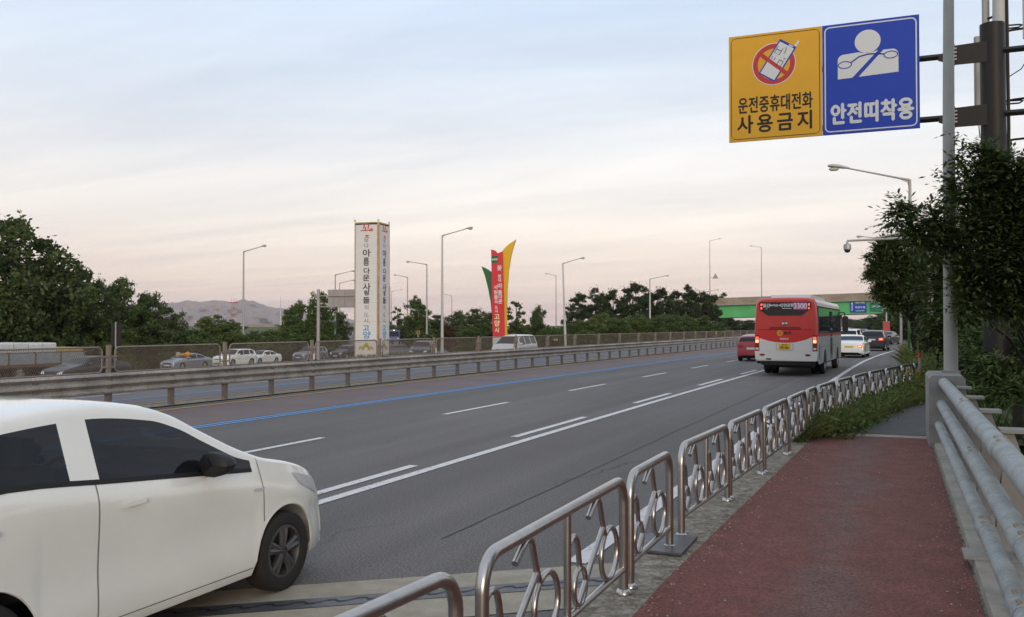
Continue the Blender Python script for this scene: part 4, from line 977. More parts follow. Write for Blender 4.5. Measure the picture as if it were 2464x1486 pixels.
def make_car(kind, name, label, cat, loc, rz, body_m, group=None, nst=44, sub=2, glass='glass_dark', lit=False, head=False, plate='plate_white', rim='alloy', spec=None, roof=None, tail=None, hero=False):
    sp = spec or SPEC[kind]; t = thing(name, label, cat, loc, rz, group); L_, W, r = sp['L'], sp['W'], sp['r']
    ys, secs = car_body(sp, nst, sub); n = len(secs[0]); y0 = -L_/2
    P = {}; allv = []; allf = []
    def key(i, j, side):
        y = (ys[i]+ys[i+1])/2; jj = j//sub
        if jj == 6:
            for k, (a, b) in enumerate(sp['wins']):
                hh = min(secs[i][7*sub][1]-secs[i][6*sub][1], secs[i+1][7*sub][1]-secs[i+1][6*sub][1])
                if a <= y <= b and max(secs[i][7*sub][1]-secs[i][6*sub][1], secs[i+1][7*sub][1]-secs[i+1][6*sub][1]) > .05: return ('side_window', k, side)
            if sp['wins'][0][0]-.0 < y < sp['wins'][-1][1]+.2 and hero: return 'body'
        if jj >= 9:
            if sp['ws'][0] < y < sp['ws'][1]: return 'windshield'
            if sp['rg'][0] < y < sp['rg'][1]: return 'rear_window'
        return 'body'
    for side in (1, -1):
        base_i = len(allv)
        for i, y in enumerate(ys):
            for (x, z) in secs[i]: allv.append((side*x, y0+y, z))
        for i in range(len(ys)-1):
            for j in range(n-1):
                a = base_i+i*n+j; f = (a, a+1, a+n+1, a+n)
                P.setdefault(key(i, j, side), []).append(f if side < 0 else f[::-1]); allf.append(f)
    h = len(ys)*n
    for e in (0, len(ys)-1):
        ring = [e*n+j for j in range(n)]+[h+e*n+j for j in range(n-1, -1, -1)]
        for j in range(n-1):
            f = (e*n+j, e*n+j+1, h+e*n+j+1, h+e*n+j); P['body'].append(f); allf.append(f)
    bvh = BVHTree.FromPolygons([Vector(v) for v in allv], allf)
    names = {'body': body_m}
    for kk, fs in P.items():
        nm_ = kk if isinstance(kk, str) else kk[0]
        used = sorted(set(sum([list(f) for f in fs], []))); mp_ = {u: i for i, u in enumerate(used)}
        m = MB().add([allv[u] for u in used], [tuple(mp_[u] for u in f) for f in fs])
        me = m.mesh(nm_, MATS[body_m if nm_ == 'body' else glass])
        bm = bmesh.new(); bm.from_mesh(me); bmesh.ops.remove_doubles(bm, verts=bm.verts, dist=.0004); bmesh.ops.recalc_face_normals(bm, faces=bm.faces); bm.to_mesh(me); bm.free()
        me.polygons.foreach_set('use_smooth', [True]*len(me.polygons)); me.set_sharp_from_angle(angle=R(38))
        o = put(nm_, me, t)
        if nm_ == 'body': bodyo = o
    # dark underside
    MB().box(-W/2+.24, W/2-.24, y0+.25, -y0-.6, .17, .62).build('underbody', MATS['black'], t)
    # wheels
    for a in sp['ax']:
        for sd in (1, -1):
            wv = bpy.data.objects.new('wheel', None); C.objects.link(wv); wv.parent = t; wv.location = (sd*(W/2-.115), y0+a, r); wv.rotation_euler = (R(17), 0, 0 if sd > 0 else math.pi)
            put('tyre', wheel_me(r)[0], wv); put('rim', wheel_me(r, rim)[1], wv)
    def decal(nm_, c4, m, axis='rear', off=.006, nx=6, nz=4, parent=None):
        """patch with corners c4=(bl, br, tr, tl) in (u,z) pressed on to the body from one side"""
        rows = []
        for j in range(nz+1):
            row = []
            for i in range(nx+1):
                a, b = i/nx, j/nz
                u = (1-b)*((1-a)*c4[0][0]+a*c4[1][0])+b*((1-a)*c4[3][0]+a*c4[2][0]); z = (1-b)*((1-a)*c4[0][1]+a*c4[1][1])+b*((1-a)*c4[3][1]+a*c4[2][1])
                if axis == 'rear': o_, d_ = Vector((u, y0-2, z)), Vector((0, 1, 0))
                elif axis == 'front': o_, d_ = Vector((u, -y0+2, z)), Vector((0, -1, 0))
                elif axis == 'right': o_, d_ = Vector((4, u, z)), Vector((-1, 0, 0))
                elif axis == 'left': o_, d_ = Vector((-4, u, z)), Vector((1, 0, 0))
                else: o_, d_ = Vector((u, z, 5)), Vector((0, 0, -1))
                hit = bvh.ray_cast(o_, d_)
                row.append(tuple(hit[0]-d_*off) if hit[0] is not None else None)
            rows.append(row)
        mb = MB(); vs = [p if p else (0, 0, .5) for r_ in rows for p in r_]; ok = [p is not None for r_ in rows for p in r_]; k = nx+1
        fs = [(j*k+i, j*k+i+1, (j+1)*k+i+1, (j+1)*k+i) for j in range(nz) for i in range(nx)]
        fs = [f for f in fs if all(ok[q] for q in f) and max((Vector(vs[f[0]])-Vector(vs[f[2]])).length, (Vector(vs[f[1]])-Vector(vs[f[3]])).length) < .45]
        us = sorted(set(sum([list(f) for f in fs], []))); mp_ = {u: i for i, u in enumerate(us)}
        mb.add([vs[u] for u in us], [tuple(mp_[u] for u in f) for f in fs]); return mb.build(nm_, MATS[m], parent or t, True, 60)
    W2 = W/2; zb = sp['belt'][0][1]
    tl = tail or ((W2*.52, zb-.20), (W2*.90, zb-.20), (W2*.88, zb-.02), (W2*.56, zb-.03))
    for sd in (1, -1):
        c4 = [(sd*a, b) for a, b in tl]; tlm = 'tail_lit' if lit else 'tail_red'
        decal('taillight', c4, tlm, 'rear', .012)
        if lit:
            cx_ = sum(a for a, b in c4)/4; cz_ = sum(b for a, b in c4)/4
            decal('brake_bulb', [(cx_-.09, cz_-.035), (cx_+.09, cz_-.035), (cx_+.09, cz_+.035), (cx_-.09, cz_+.035)], 'tail_hot', 'rear', .018, 3, 2)
        fz = sp['belt'][-1][1]
        decal('headlight', [(sd*W2*.50, fz-.17), (sd*W2*.86, fz-.15), (sd*W2*.84, fz+.0), (sd*W2*.60, fz-.06)], 'head_lit' if head else 'head_glass', 'front', .010)
        mr = MB(); mr.M = Matrix.Translation((sd*(W2+.07), y0+sp['ws'][1]-(.42 if not hero else .62), sp['belt'][2][1]+(.09 if not hero else .02))) @ Matrix.Diagonal((1, 1, 1, 1))
        mr.sheet([[(.125*q1*math.cos(v)+.012*math.cos(2*v), yy, .085*q1*math.sin(v)) for v in np.linspace(0, 2*math.pi, 15)] for yy, q1 in ((-.055, .02), (-.055, .92), (-.04, 1.), (.03, .95), (.08, .72), (.105, .4), (.11, .02))])
        mr.tube([(-sd*.16, .02, -.07), (0, .02, -.05)], .035, 6)
        mr.build('mirror', MATS['black' if hero else body_m], t, True, 80)
    pz = zb-.15 if kind != 'hatch' else zb-.24
    decal('number_plate', [(-.26, pz-.06), (.26, pz-.06), (.26, pz+.06), (-.26, pz+.06)], plate, 'rear', .012, 4, 2)
    decal('number_plate', [(-.26, .40), (.26, .40), (.26, .51), (-.26, .51)], plate, 'front', .012, 4, 2)
    decal('grille', [(-.42, fz-.15), (.42, fz-.15), (.46, fz-.06), (-.46, fz-.06)], 'black', 'front', .006)
    decal('air_intake', [(-.55, .27), (.55, .27), (.5, .37), (-.5, .37)], 'black', 'front', .006)
    decal('bumper_trim', [(-W2*.62, .27), (W2*.62, .27), (W2*.66, .35), (-W2*.66, .35)], 'black', 'rear', .006)
    for sd, ax_ in ((1, 'right'), (-1, 'left')):
        for k, (a, b) in enumerate(sp['wins'][-2:]):
            yy = y0+a+.14; z = sp['belt'][2][1]-.13
            decal('door_handle', [(yy, z-.012), (yy+.17, z-.008), (yy+.17, z+.02), (yy, z+.016)], body_m if not hero else 'paint_white', ax_, .022, 3, 1)
        if hero or nst > 60:
            for yq, lean in ((sp['wins'][1][0]-.04, .0), (sp['ws'][1]-.06, .06),):
                decal('door_seam', [(y0+yq+lean-.004, .30), (y0+yq+lean+.004, .30), (y0+yq+.004, sp['belt'][1][1]-.03), (y0+yq-.004, sp['belt'][1][1]-.03)], 'seam', ax_, .0025, 1, 14)
    return t, decal, bodyo
_wm = {}
def wheel_me(r, rim='alloy'):
    k = (r, rim)
    if k not in _wm:
        a = MB(); rr = r*.66
        a.lathe([(rr, -.095), (r*.90, -.105), (r*.985, -.085), (r, -.05), (r, .05), (r*.985, .085), (r*.90, .105), (rr+.01, .095), (rr, .06)], 32, 'x')
        b = MB(); b.lathe([(rr+.004, .088), (rr-.02, .092), (rr-.035, .05), (rr-.035, -.09)], 28, 'x')
        b.lathe([(0, .075), (r*.17, .078), (r*.19, .06)], 16, 'x')
        for s_ in range(5):
            q = 2*math.pi*s_/5
            for dq in (-.16, .16):
                u = Vector((0, math.cos(q+dq*.4), math.sin(q+dq*.4))); v = Vector((0, math.cos(q+dq), math.sin(q+dq)))
                b.tube([u*r*.12+Vector((.062, 0, 0)), v*r*.42+Vector((.072, 0, 0)), v*(rr-.02)+Vector((.066, 0, 0))], [.030, .024, .026], 6)
        b.lathe([(0, .0), (rr-.03, .0)], 20, 'x')
        _wm[k] = (a.mesh('tyre', MATS['rubber'], True, 50), b.mesh('rim', MATS[rim], True, 40))
    return _wm[k]

# --- white hatchback passing close on the left
HS = dict(L=3.88, W=1.72, top=[(0,.52),(.02,.80),(.05,1.05),(.32,1.44),(.75,1.56),(1.45,1.60),(1.98,1.545),(2.2,1.475),(2.45,1.345),(2.90,1.125),(3.05,1.07),(3.40,.985),(3.66,.88),(3.79,.74),(3.85,.58),(3.88,.44)],
   belt=[(0,1.06),(.8,1.15),(1.6,1.085),(2.5,1.0),(3.0,.95),(3.5,.85),(3.88,.72)], rg=(.10,.42), ws=(2.0,2.98), wins=[(.45,1.26),(1.47,2.85)], ax=(.68,3.24), r=.305)
hb, hdec, hbody = make_car('hatch', 'hatchback', 'white hatchback passing close by with dark tinted windows', 'car', (-5.20, 4.51, 0), 0, 'paint_white', nst=110, sub=4, spec=HS, rim='alloy_dark', hero=True, glass='glass_tint')
y0h = -HS['L']/2
hdec('sill_seam', [(y0h+1.05, .285), (y0h+2.84, .272), (y0h+2.84, .277), (y0h+1.05, .290)], 'pole_dark', 'right', .003, 16, 1)
hdec('indicator', [(y0h+2.82, .835), (y0h+2.94, .828), (y0h+2.96, .845), (y0h+2.84, .855)], 'head_glass', 'right', .006, 3, 1)
hb_ = pchip(*zip(*HS['belt']))
for a_, b_ in zip(np.arange(.25, 2.8, .2), np.arange(.45, 3.0, .2)):
    hdec('window_trim', [(y0h+a_, hb_(a_)+.006), (y0h+b_, hb_(b_)+.006), (y0h+b_, hb_(b_)+.036), (y0h+a_, hb_(a_)+.036)], 'black', 'right', .003, 5, 1)
hdec('headlight', [(y0h+3.42, .80), (y0h+3.70, .68), (y0h+3.66, .82), (y0h+3.32, .905)], 'head_glass', 'right', .008, 6, 4)
# cabin seen faintly through the tinted glass
mat('seat_cloth', (.10,.10,.105), .9); mat('trim_dark', (.035,.035,.037), .7)
for x_, y_, w_ in ((-.36, 1.62, .48), (.36, 1.62, .48), (0, .72, 1.24)):
    st_ = MB().prism([(y0h+y_-.30, .58), (y0h+y_+.26, .60), (y0h+y_+.28, .72), (y0h+y_-.12, .70), (y0h+y_-.30, 1.22), (y0h+y_-.42, 1.20), (y0h+y_-.34, .70)], x_-w_/2, x_+w_/2, 'x').build('seat', MATS['seat_cloth'], hb)
    for hx in ((x_,) if w_ < 1 else (-.4, .4)): MB().prism([(y0h+y_-.43, 1.22), (y0h+y_-.34, 1.22), (y0h+y_-.33, 1.38), (y0h+y_-.42, 1.39)], hx-.13, hx+.13, 'x').build('headrest', MATS['seat_cloth'], st_)
MB().prism([(y0h+2.28, .70), (y0h+2.36, .98), (y0h+2.85, .98), (y0h+2.9, .60), (y0h+2.4, .55)], -.66, .66, 'x').build('dashboard', MATS['trim_dark'], hb)
sw_ = MB(); sw_.M = Matrix.Translation((-.36, y0h+2.16, .93)) @ Matrix.Rotation(R(65), 4, 'X'); sw_.tube([(.18*math.cos(q), .18*math.sin(q), 0) for q in np.linspace(0, 2*math.pi, 21)[:-1]], .016, 6, closed=True); sw_.build('steering_wheel', MATS['trim_dark'], hb, True)
MB().box(-.66, .66, y0h+.35, y0h+2.9, .50, .56).build('cabin_floor', MATS['trim_dark'], hb)
# --- bus
bus = thing('bus', 'red and white city bus with route 3300 in its rear window', 'bus', (-4.07, 38.15, 0), R(-1.8))
mat('bus_red', (.52,.035,.030), .38, coat=.3, var=.04, vscale=1); mat('bus_white', (.62,.615,.60), .4, coat=.2); mat('bus_side', (.42,.43,.43), .4, coat=.2, var=.05, vscale=1.5); mat('bus_red2', (.55,.020,.018), .38, coat=.3); mat('magenta', (.46,.07,.30), .5)
BL, BW = 11.0, 1.245
def bus_sec(y):
    e = max(0, 1-y/.22); f = max(0, 1-(BL-y)/.5)
    w_ = BW*(1-.055*e**2-.07*f**2); zt_ = 3.21-.10*e**2-.25*f**2; zb = .62 if y < .5 else .48
    return [(w_-.03, zb), (w_, zb+.06), (w_+.005, 1.0), (w_+.005, 1.62), (w_-.005, 2.2), (w_-.035, 2.75), (w_-.075, 3.0), (w_-.16, zt_-.07), (w_*.72, zt_-.02), (w_*.35, zt_), (0, zt_+.005)]
bys = [0, .02, .05, .09, .14, .22, .32] + list(np.arange(.6, BL-.6, .4)) + [BL-.5, BL-.35, BL-.2, BL-.1, BL-.03, BL]
bsec = [bus_sec(y) for y in bys]; bn_ = len(bsec[0]); bv = []; bf = {}
for sd in (1, -1):
    b0 = len(bv)
    for i, y in enumerate(bys):
        for x, z in bsec[i]: bv.append((sd*x, y, z))
    for i in range(len(bys)-1):
        for j in range(bn_-1):
            a = b0+i*bn_+j; zz = (bsec[i][j][1]+bsec[i][j+1][1])/2
            k = 'rear_cowl' if (bys[i] < .25 and zz > 1.5) else ('body_side' if zz < 2.95 else 'roof')
            bf.setdefault(k, []).append((a, a+1, a+bn_+1, a+bn_))
hN = len(bys)*bn_; capf = []
for e in (0, len(bys)-1):
    for j in range(bn_-1):
        zz = (bsec[e][j][1]+bsec[e][j+1][1])/2; f = (e*bn_+j, e*bn_+j+1, hN+e*bn_+j+1, hN+e*bn_+j)
        bf.setdefault('rear_cowl' if (e == 0 and zz > 1.5) else 'bumper', []).append(f)
for k, fs in bf.items():
    m = MB(); used = sorted(set(sum([list(f) for f in fs], []))); mp_ = {u: i for i, u in enumerate(used)}
    m.add([bv[u] for u in used], [tuple(mp_[u] for u in f) for f in fs])
    m.build(k, MATS[{'rear_cowl': 'bus_red', 'body_side': 'bus_side', 'roof': 'bus_white', 'bumper': 'bus_white'}[k]], bus, True, 35)
def bz_(v): return 3.21-(v-120)/405.
def bx_(u): return (u-700)/405.
def bpoly(name, pts, y, m, parent=bus, d=.012): return MB().prism([(bx_(a), bz_(b)) for a, b in pts], y-d, y, 'y').build(name, MATS[m], parent)
lowcurve = [(265, 782), (350, 815), (450, 843), (560, 862), (700, 870), (840, 860), (950, 838), (1040, 808), (1115, 776)]
bpoly('rear_panel', [(262, 655), (1118, 655)]+lowcurve[::-1], -.004, 'bus_red2')
bpoly('rear_panel', lowcurve+[(1118, 1000), (262, 1000)], -.004, 'bus_white')
bpoly('bumper', [(205, 1006), (1200, 1006), (1190, 1150), (1150, 1166), (240, 1150), (215, 1140)], -.006, 'bus_white', d=.03)
bpoly('panel_seam', [(262, 650), (1118, 650), (1118, 656), (262, 656)], -.017, 'pole_dark', d=.002)
bpoly('garnish', [(435, 622), (470, 605), (910, 605), (945, 622), (940, 650), (438, 650)], -.004, 'tail_red', d=.015)
rw = bpoly('rear_window', [(300, 196), (1090, 200), (1106, 225), (1104, 306), (965, 412), (945, 420), (430, 420), (405, 410), (284, 325), (284, 215)], -.004, 'glass_dark', d=.012)
for u in (316, 1070):
    for v, m in ((240, 'tail_lit'), (272, 'tail_red'), (298, 'tail_lit')): bpoly('marker_light', [(u-14, v-18), (u+14, v-18), (u+14, v+18), (u-14, v+18)], -.017, m, d=.004)
mg = bpoly('route_panel', [(830, 208), (1040, 212), (1040, 326), (826, 322)], -.017, 'magenta', rw, .003)
def bword(body, u, v, size, m, parent, y=-.021, bold=.004, sx=1.):
    mb = MB(); glyphs(mb, body, size, facing((bx_(u), y, bz_(v))), bold, .002, 'CENTER', 1., sx); return mb.build('lettering', MATS[m], parent)
bword('3300', 935, 268, .30, 'sign_white', mg, -.023, .010, .88)
bword('일산', 398, 256, .17, 'sign_white', rw, bold=.006); bword('⇔', 478, 252, .12, 'sign_white', rw); bword('덕은', 545, 256, .11, 'sign_white', rw); bword('⇔', 612, 252, .10, 'sign_white', rw); bword('인천공항', 725, 254, .145, 'sign_white', rw, bold=.005)
bword('Ilsan', 400, 306, .04, 'sign_white', rw); bword('Incheon Int’l Airport', 725, 302, .045, 'sign_white', rw)
em = bpoly('emblem', [(685+55*math.cos(q), 548+36*math.sin(q)) for q in np.linspace(0, 2*math.pi, 25)[:-1]], -.004, 'alloy_dark')
bpoly('emblem_mark', [(640, 556), (650, 530), (662, 530), (688, 545), (712, 528), (728, 530), (732, 560), (718, 560), (690, 550), (668, 566), (655, 566)], -.018, 'plate_white', em, .003)
lg = bpoly('logo', [(610+46*math.cos(q), 708+46*math.sin(q)) for q in np.linspace(0, 2*math.pi, 25)[:-1]], -.016, 'sign_yellow', d=.003)
mb = MB(); glyphs(mb, 'G', .17, facing((bx_(612), -.021, bz_(710))), .008, .002); mb.build('lettering', MATS['sign_red'], lg)
bword('BUS', 735, 708, .15, 'ink', bus, -.020, .008, 1.1); bword('명성운수', 680, 805, .085, 'sign_white', bus, -.020, .004, 1.15)
pf = bpoly('plate_frame', [(550, 882), (822, 882), (822, 990), (548, 990)], -.016, 'concrete', d=.003)
pb = bpoly('plate_inset', [(558, 890), (814, 890), (814, 983), (556, 983)], -.0195, 'bus_white', pf, .003)
py_ = bpoly('number_plate', [(590, 884), (776, 884), (776, 982), (588, 982)], -.023, 'plate_yellow', pf, .004)
bword('경기 70', 684, 905, .065, 'ink', py_, -.029, .003); bword('바1426', 684, 948, .115, 'ink', py_, -.029, .005)
for sd in (-1, 1):
    tl = thing if False else None
    x0 = sd*(BW-.115)
    t4 = MB().prism([(x0-.085, 1.03), (x0+.085, 1.03), (x0+.095, 1.66), (x0-.08, 1.69)], -.02, .10, 'y').build('taillight', MATS['tail_red'], bus)
    for z, m, h in ((1.55, 'tail_lit', .055), (1.42, 'tail_hot', .06), (1.12, 'plate_white', .04)): MB().box(x0-.06, x0+.06, -.027, -.021, z-h, z+h).build('lamp_cell', MATS[m], t4)
    u = 325 if sd < 0 else 1050
    bpoly('reflector', [(u+46*math.cos(q), 1067+18*math.sin(q)) for q in np.linspace(0, 2*math.pi, 19)[:-1]], -.037, 'tail_red', d=.006)
bpoly('tow_slot', [(388, 1124), (470, 1124), (468, 1148), (390, 1146)], -.037, 'black', d=.003)
MB().box(-.95, .95, .6, BL-.4, .34, .66).build('underbody', MATS['black'], bus)
MB().prism([(-1.12, .64), (1.12, .64), (.98, .46), (-.98, .46)], .10, .5, 'y').build('rear_skirt', MATS['black'], bus)
MB().box(-.8, .8, 1.6, 7.2, 3.17, 3.36).build('roof_unit', MATS['bus_white'], bus)
for sd in (1, -1):
    X = sd*(BW+.004)
    # window band in separate panes
    ed = [.45, 1.9, 3.4, 4.9, 6.4, 7.9, 9.2, 10.45]
    for a, b in zip(ed[:-1], ed[1:]):
        MB().add([(sd*(BW+.012), a+.02, 1.78), (sd*(BW+.012), b-.02, 1.78), (sd*(BW-.020), b-.02, 2.80), (sd*(BW-.020), a+.02, 2.80)], [(0, 1, 2, 3)]).build('side_window', MATS['glass_blue'], bus)
    MB().add([(sd*(BW+.011), .30, 1.73), (sd*(BW+.011), 10.5, 1.73), (sd*(BW-.028), 10.5, 2.86), (sd*(BW-.028), .30, 2.86)], [(0, 1, 2, 3)]).build('window_band', MATS['black'], bus)
    MB().box(min(X, X+sd*.006), max(X, X+sd*.006), .3, 10.6, 1.62, 1.72).build('side_stripe', MATS['bus_red'], bus)
    for a, b, m in ((2.0, 2.22, 'ink'), (5.65, 5.95, 'black')): pass
    MB().box(min(X, X+sd*.008), max(X, X+sd*.008), 5.05, 5.95, .55, 2.7).build('door' if sd > 0 else 'hatch_panel', MATS['glass_blue' if sd > 0 else 'bus_side'], bus)
    for k in range(9): MB().box(min(X, X+sd*.008), max(X, X+sd*.008), .42, .72, .72+k*.065, .76+k*.065).build('vent_slat', MATS['black'], bus)
    for yq in (1.35, 3.9, 6.3, 7.2): MB().box(min(X, X+sd*.004), max(X, X+sd*.004), yq, yq+.012, .56, 1.6).build('panel_seam', MATS['pole_dark'], bus)
    MB().box(min(X, X+sd*.004), max(X, X+sd*.004), .3, 10.4, 1.18, 1.19).build('panel_seam', MATS['pole_dark'], bus)
    for yc, dual in ((2.75, True), (8.55, False)):
        arch_ = [(yc+.58*math.cos(q), .48+.58*math.sin(q)) for q in np.linspace(0, math.pi, 15)]
        MB().prism(arch_, sd*(BW-.02), sd*(BW+.009), 'x').build('wheel_arch', MATS['black'], bus)
        for dx in ((0, -.30) if dual else (0,)):
            wv = bpy.data.objects.new('wheel', None); C.objects.link(wv); wv.parent = bus; wv.location = (sd*(BW-.12+dx), yc, .48); wv.rotation_euler = (0, 0, 0 if sd > 0 else math.pi); wv.scale = (1.25, 1, 1)
            put('tyre', wheel_me(.48, 'galv')[0], wv); put('rim', wheel_me(.48, 'galv')[1], wv)
MB().tube([(BW-.1, BL-.1, 2.75), (BW+.12, BL+.12, 2.72), (BW+.16, BL+.14, 2.5)], .03, 6).build('mirror_arm', MATS['black'], bus)
MB().prism(rr_outline(BW+.03, BW+.30, 1.75, 2.55, .08, 3), BL+.05, BL+.2, 'y').build('mirror', MATS['black'], bus)
# --- cars on our side
lane = lambda p, s: (p+shift(s), s, 0)
make_car('hatch', 'hatchback', 'red hatchback half hidden behind the left side of the bus', 'car', (-7.55, 55.6, 0), R(-2.4), 'paint_red', lit=False)
tx, tdec, _ = make_car('sedan', 'taxi', 'white sedan with yellow plate and lit tail lamps beside the bus', 'car', (-2.55, 64.2, 0), R(-3.5), 'paint_white', lit=True, plate='plate_yellow', glass='glass_blue')
make_car('suv', 'suv', 'black estate car with red tail lamps ahead of the white sedan', 'car', (-1.45, 82.0, 0), R(-6), 'paint_black', lit=True)
make_car('suv', 'suv', 'white off-roader just left of the black estate car', 'car', (-4.1, 98, 0), R(-4), 'paint_white', lit=False)
tg, _, _ = make_car('sedan', 'taxi', 'dark taxi with a green roof lamp in the queue', 'car', (-5.2, 84.5, 0), R(-4), 'paint_dark', lit=True)
MB().prism(rr_outline(-.32, .32, 1.45, 1.68, .08, 4), -.1, .12, 'y').build('roof_lamp', mat('lamp_green', (.03,.35,.03), .4, emit=(.03,.5,.03), estr=.5), tg)
make_car('sedan', 'car', 'dark car braking at the exit with glaring red lamps', 'car', (-.7, 110, 0), R(-14), 'paint_dark', lit=True)
make_car('sedan', 'car', 'white sedan in the far queue behind the green lamp taxi', 'car', (-7.9, 92, 0), R(-4), 'paint_white')
make_car('suv', 'suv', 'pale van roofed car beyond the white off-roader', 'car', (-4.6, 122, 0), R(-2), 'paint_white2', nst=30, sub=1)
make_car('sedan', 'car', 'silver sedan far down the lane under the bridge', 'car', (-3.2, 140, 0), R(-2), 'paint_silver', nst=30, sub=1)
make_car('van', 'van', 'small white van in the distant traffic under the bridge', 'car', (-7.0, 150, 0), R(-2), 'paint_white', nst=30, sub=1)
make_car('sedan', 'car', 'tiny grey car farthest down our lanes', 'car', (-5.4, 185, 0), R(-2), 'paint_grey', nst=30, sub=1)
make_car('van', 'van', 'dark van half hidden by the roadside bushes', 'car', (5.0, 100, 0), R(-20), 'paint_dark', nst=30, sub=1)
fb = thing('bus', 'far white bus beyond the front of the red bus', 'bus', (-15.5, 150, 0), R(-2))
MB().prism(rr_outline(-1.25, 1.25, .4, 3.2, .18, 4), 0, 10, 'y').build('body', MATS['bus_white'], fb); MB().box(-1.1, 1.1, -.02, 0, 1.7, 2.7).build('rear_window', MATS['glass_dark'], fb); MB().box(-1.2, 1.2, .3, 9.5, .05, .45).build('underbody', MATS['black'], fb)
for sd in (1, -1): MB().box(sd*1.252-.004, sd*1.252+.004, .4, 9.6, 1.7, 2.7).build('side_window', MATS['glass_dark'], fb); MB().box(sd*1.0-.14, sd*1.0+.14, -.03, 0, .9, 1.2).build('taillight', MATS['tail_red'], fb)
make_car('sedan', 'car', 'dark car whose roof shows above the overpass parapet', 'car', (-4.0, 230, 8.0), R(90), 'paint_dark', nst=30, sub=1)
# --- oncoming traffic
def opp(p, s): return (p, s, oppz(p))
make_car('van', 'van', 'white people carrier driving past the red sign pillar', 'car', opp(-25.5, 60.9), math.pi, 'paint_white2')
make_car('sedan', 'car', 'black sedan with one lit headlamp behind the first wire screen', 'car', opp(-41.0, 36.9), math.pi, 'paint_black', head=False, nst=60)
make_car('sedan', 'car', 'silver sedan seen through the second wire screen', 'car', opp(-57.6, 62.5), math.pi, 'paint_silver', nst=60)
make_car('suv', 'suv', 'white off-roader with dark windshield beside the silver sedan', 'car', opp(-59.1, 70.6), math.pi, 'paint_white')
make_car('sedan', 'car', 'white sedan tucked behind the white off-roader', 'car', opp(-62.4, 78.9), math.pi, 'paint_white')
make_car('suv', 'suv', 'silver blue off-roader before the grey sign post', 'car', opp(-61.8, 86.8), math.pi, 'paint_grey')
make_car('suv', 'suv', 'dark off-roader just left of the white pillar base', 'car', opp(-60.5, 92.2), math.pi, 'paint_dark')
make_car('suv', 'suv', 'dark shadowed car behind the screen right of the white pillar', 'car', opp(-41.3, 76), math.pi+.3, 'paint_dark')
# blue light trucks coming down the ramp
def cab_truck(label, loc, rz, m, head):
    t = thing('truck', label, 'truck', loc, rz, 'light trucks on the ramp')
    MB().prism([(-2.4, .45), (-.2, .45), (-.2, .95), (-2.4, .95)], -.80, .80, 'x').build('chassis', MATS['black'], t)
    cab = MB().prism([(.55, .42), (2.30, .42), (2.38, .70), (2.36, 1.10), (1.98, 1.86), (1.80, 1.94), (.70, 1.94), (.55, 1.80)], -.85, .85, 'x').build('cab', MATS[m], t)
    MB().add([(-.74, 2.375, 1.14), (.74, 2.375, 1.14), (.68, 2.02, 1.80), (-.68, 2.02, 1.80)], [(0, 1, 2, 3)]).build('windshield', MATS['glass_dark'], t)
    for sd in (1, -1):
        MB().add([(sd*.854, .95, 1.18), (sd*.854, 2.15, 1.18), (sd*.854, 1.88, 1.78), (sd*.854, .95, 1.78)], [(0, 1, 2, 3)]).build('side_window', MATS['glass_dark'], t)
        MB().box(sd*.62-.14, sd*.62+.14, 2.37, 2.40, .72, .90).build('headlight', MATS['head_lit' if head else 'head_glass'], t)
        MB().box(sd*.98-.09, sd*.98+.09, 1.95, 2.05, 1.15, 1.45).build('mirror', MATS['black'], t)
        for yy in (1.55, -1.4):
            wv = bpy.data.objects.new('wheel', None); C.objects.link(wv); wv.parent = t; wv.location = (sd*.72, yy, .31); wv.rotation_euler = (0, 0, 0 if sd > 0 else math.pi); put('tyre', wheel_me(.31)[0], wv); put('rim', wheel_me(.31)[1], wv)
    MB().box(-.82, .82, -2.45, .45, .95, 1.35).build('cargo_bed', MATS[m], t); MB().box(-.7, .7, 2.36, 2.42, .45, .66).build('bumper', MATS['paint_dark'], t)
    return t
q = rampR[9]; cab_truck('small blue truck coming down the ramp right of the white pillar', tuple(Vector(ray(953, 829, 128))), R(180+22), 'paint_blue', False)
cab_truck('dark truck with lit headlamps higher on the ramp', tuple(Vector(ray(944, 805, 186))), R(180+24), 'paint_dark', True)
# loaded flatbed at far left
ft = thing('truck', 'flatbed truck loaded with white and yellow wrapped bundles', 'truck', opp(-53.0, 46.4), math.pi)
mat('board_blue', (.24,.28,.30), .7, var=.15, vscale=3); mat('bundle', (.52,.53,.52), .7, var=.1, vscale=3, bump=.3, bscale=8); mat('bundle_y', (.50,.36,.14), .7, var=.2, vscale=3)
for k in range(5): MB().box(-1.2, 1.2, .05+k*1.95, k*1.95+1.9, 1.15, 1.85).build('side_board', MATS['board_blue'], ft)
for k in range(6): MB().box(-1.24, 1.24, k*1.95-.03, k*1.95+.04, 1.1, 1.92).build('stanchion', mat('rust', (.14,.08,.05), .8, var=.3, vscale=8), ft)
MB().box(-1.15, 1.15, 0, 9.8, .95, 1.14).build('bed', MATS['rust'], ft)
MB().box(-.5, .5, .2, 12, .6, .94).build('chassis', MATS['black'], ft)
for k in range(9):
    hgt = (.32, .30, .66, .62, .70, .68, .64, .66, .6)[k]
    m = MB(); m.prism(rr_outline(-1.1, 1.1, 1.86, 1.86+hgt, .12, 4), .1+k*1.07, .1+k*1.07+1.02, 'y'); m.build('bundle', MATS['bundle_y' if k in (0, 1, 6) else 'bundle'], ft, True, 50)
MB().prism([(10.1, .7), (12.2, .7), (12.25, 1.6), (12.0, 2.7), (10.1, 2.7)], -1.2, 1.2, 'x').build('cab', MATS['paint_blue'], ft)
MB().box(-1.1, 1.1, 12.2, 12.24, 1.65, 2.5).build('windshield', MATS['glass_dark'], ft)
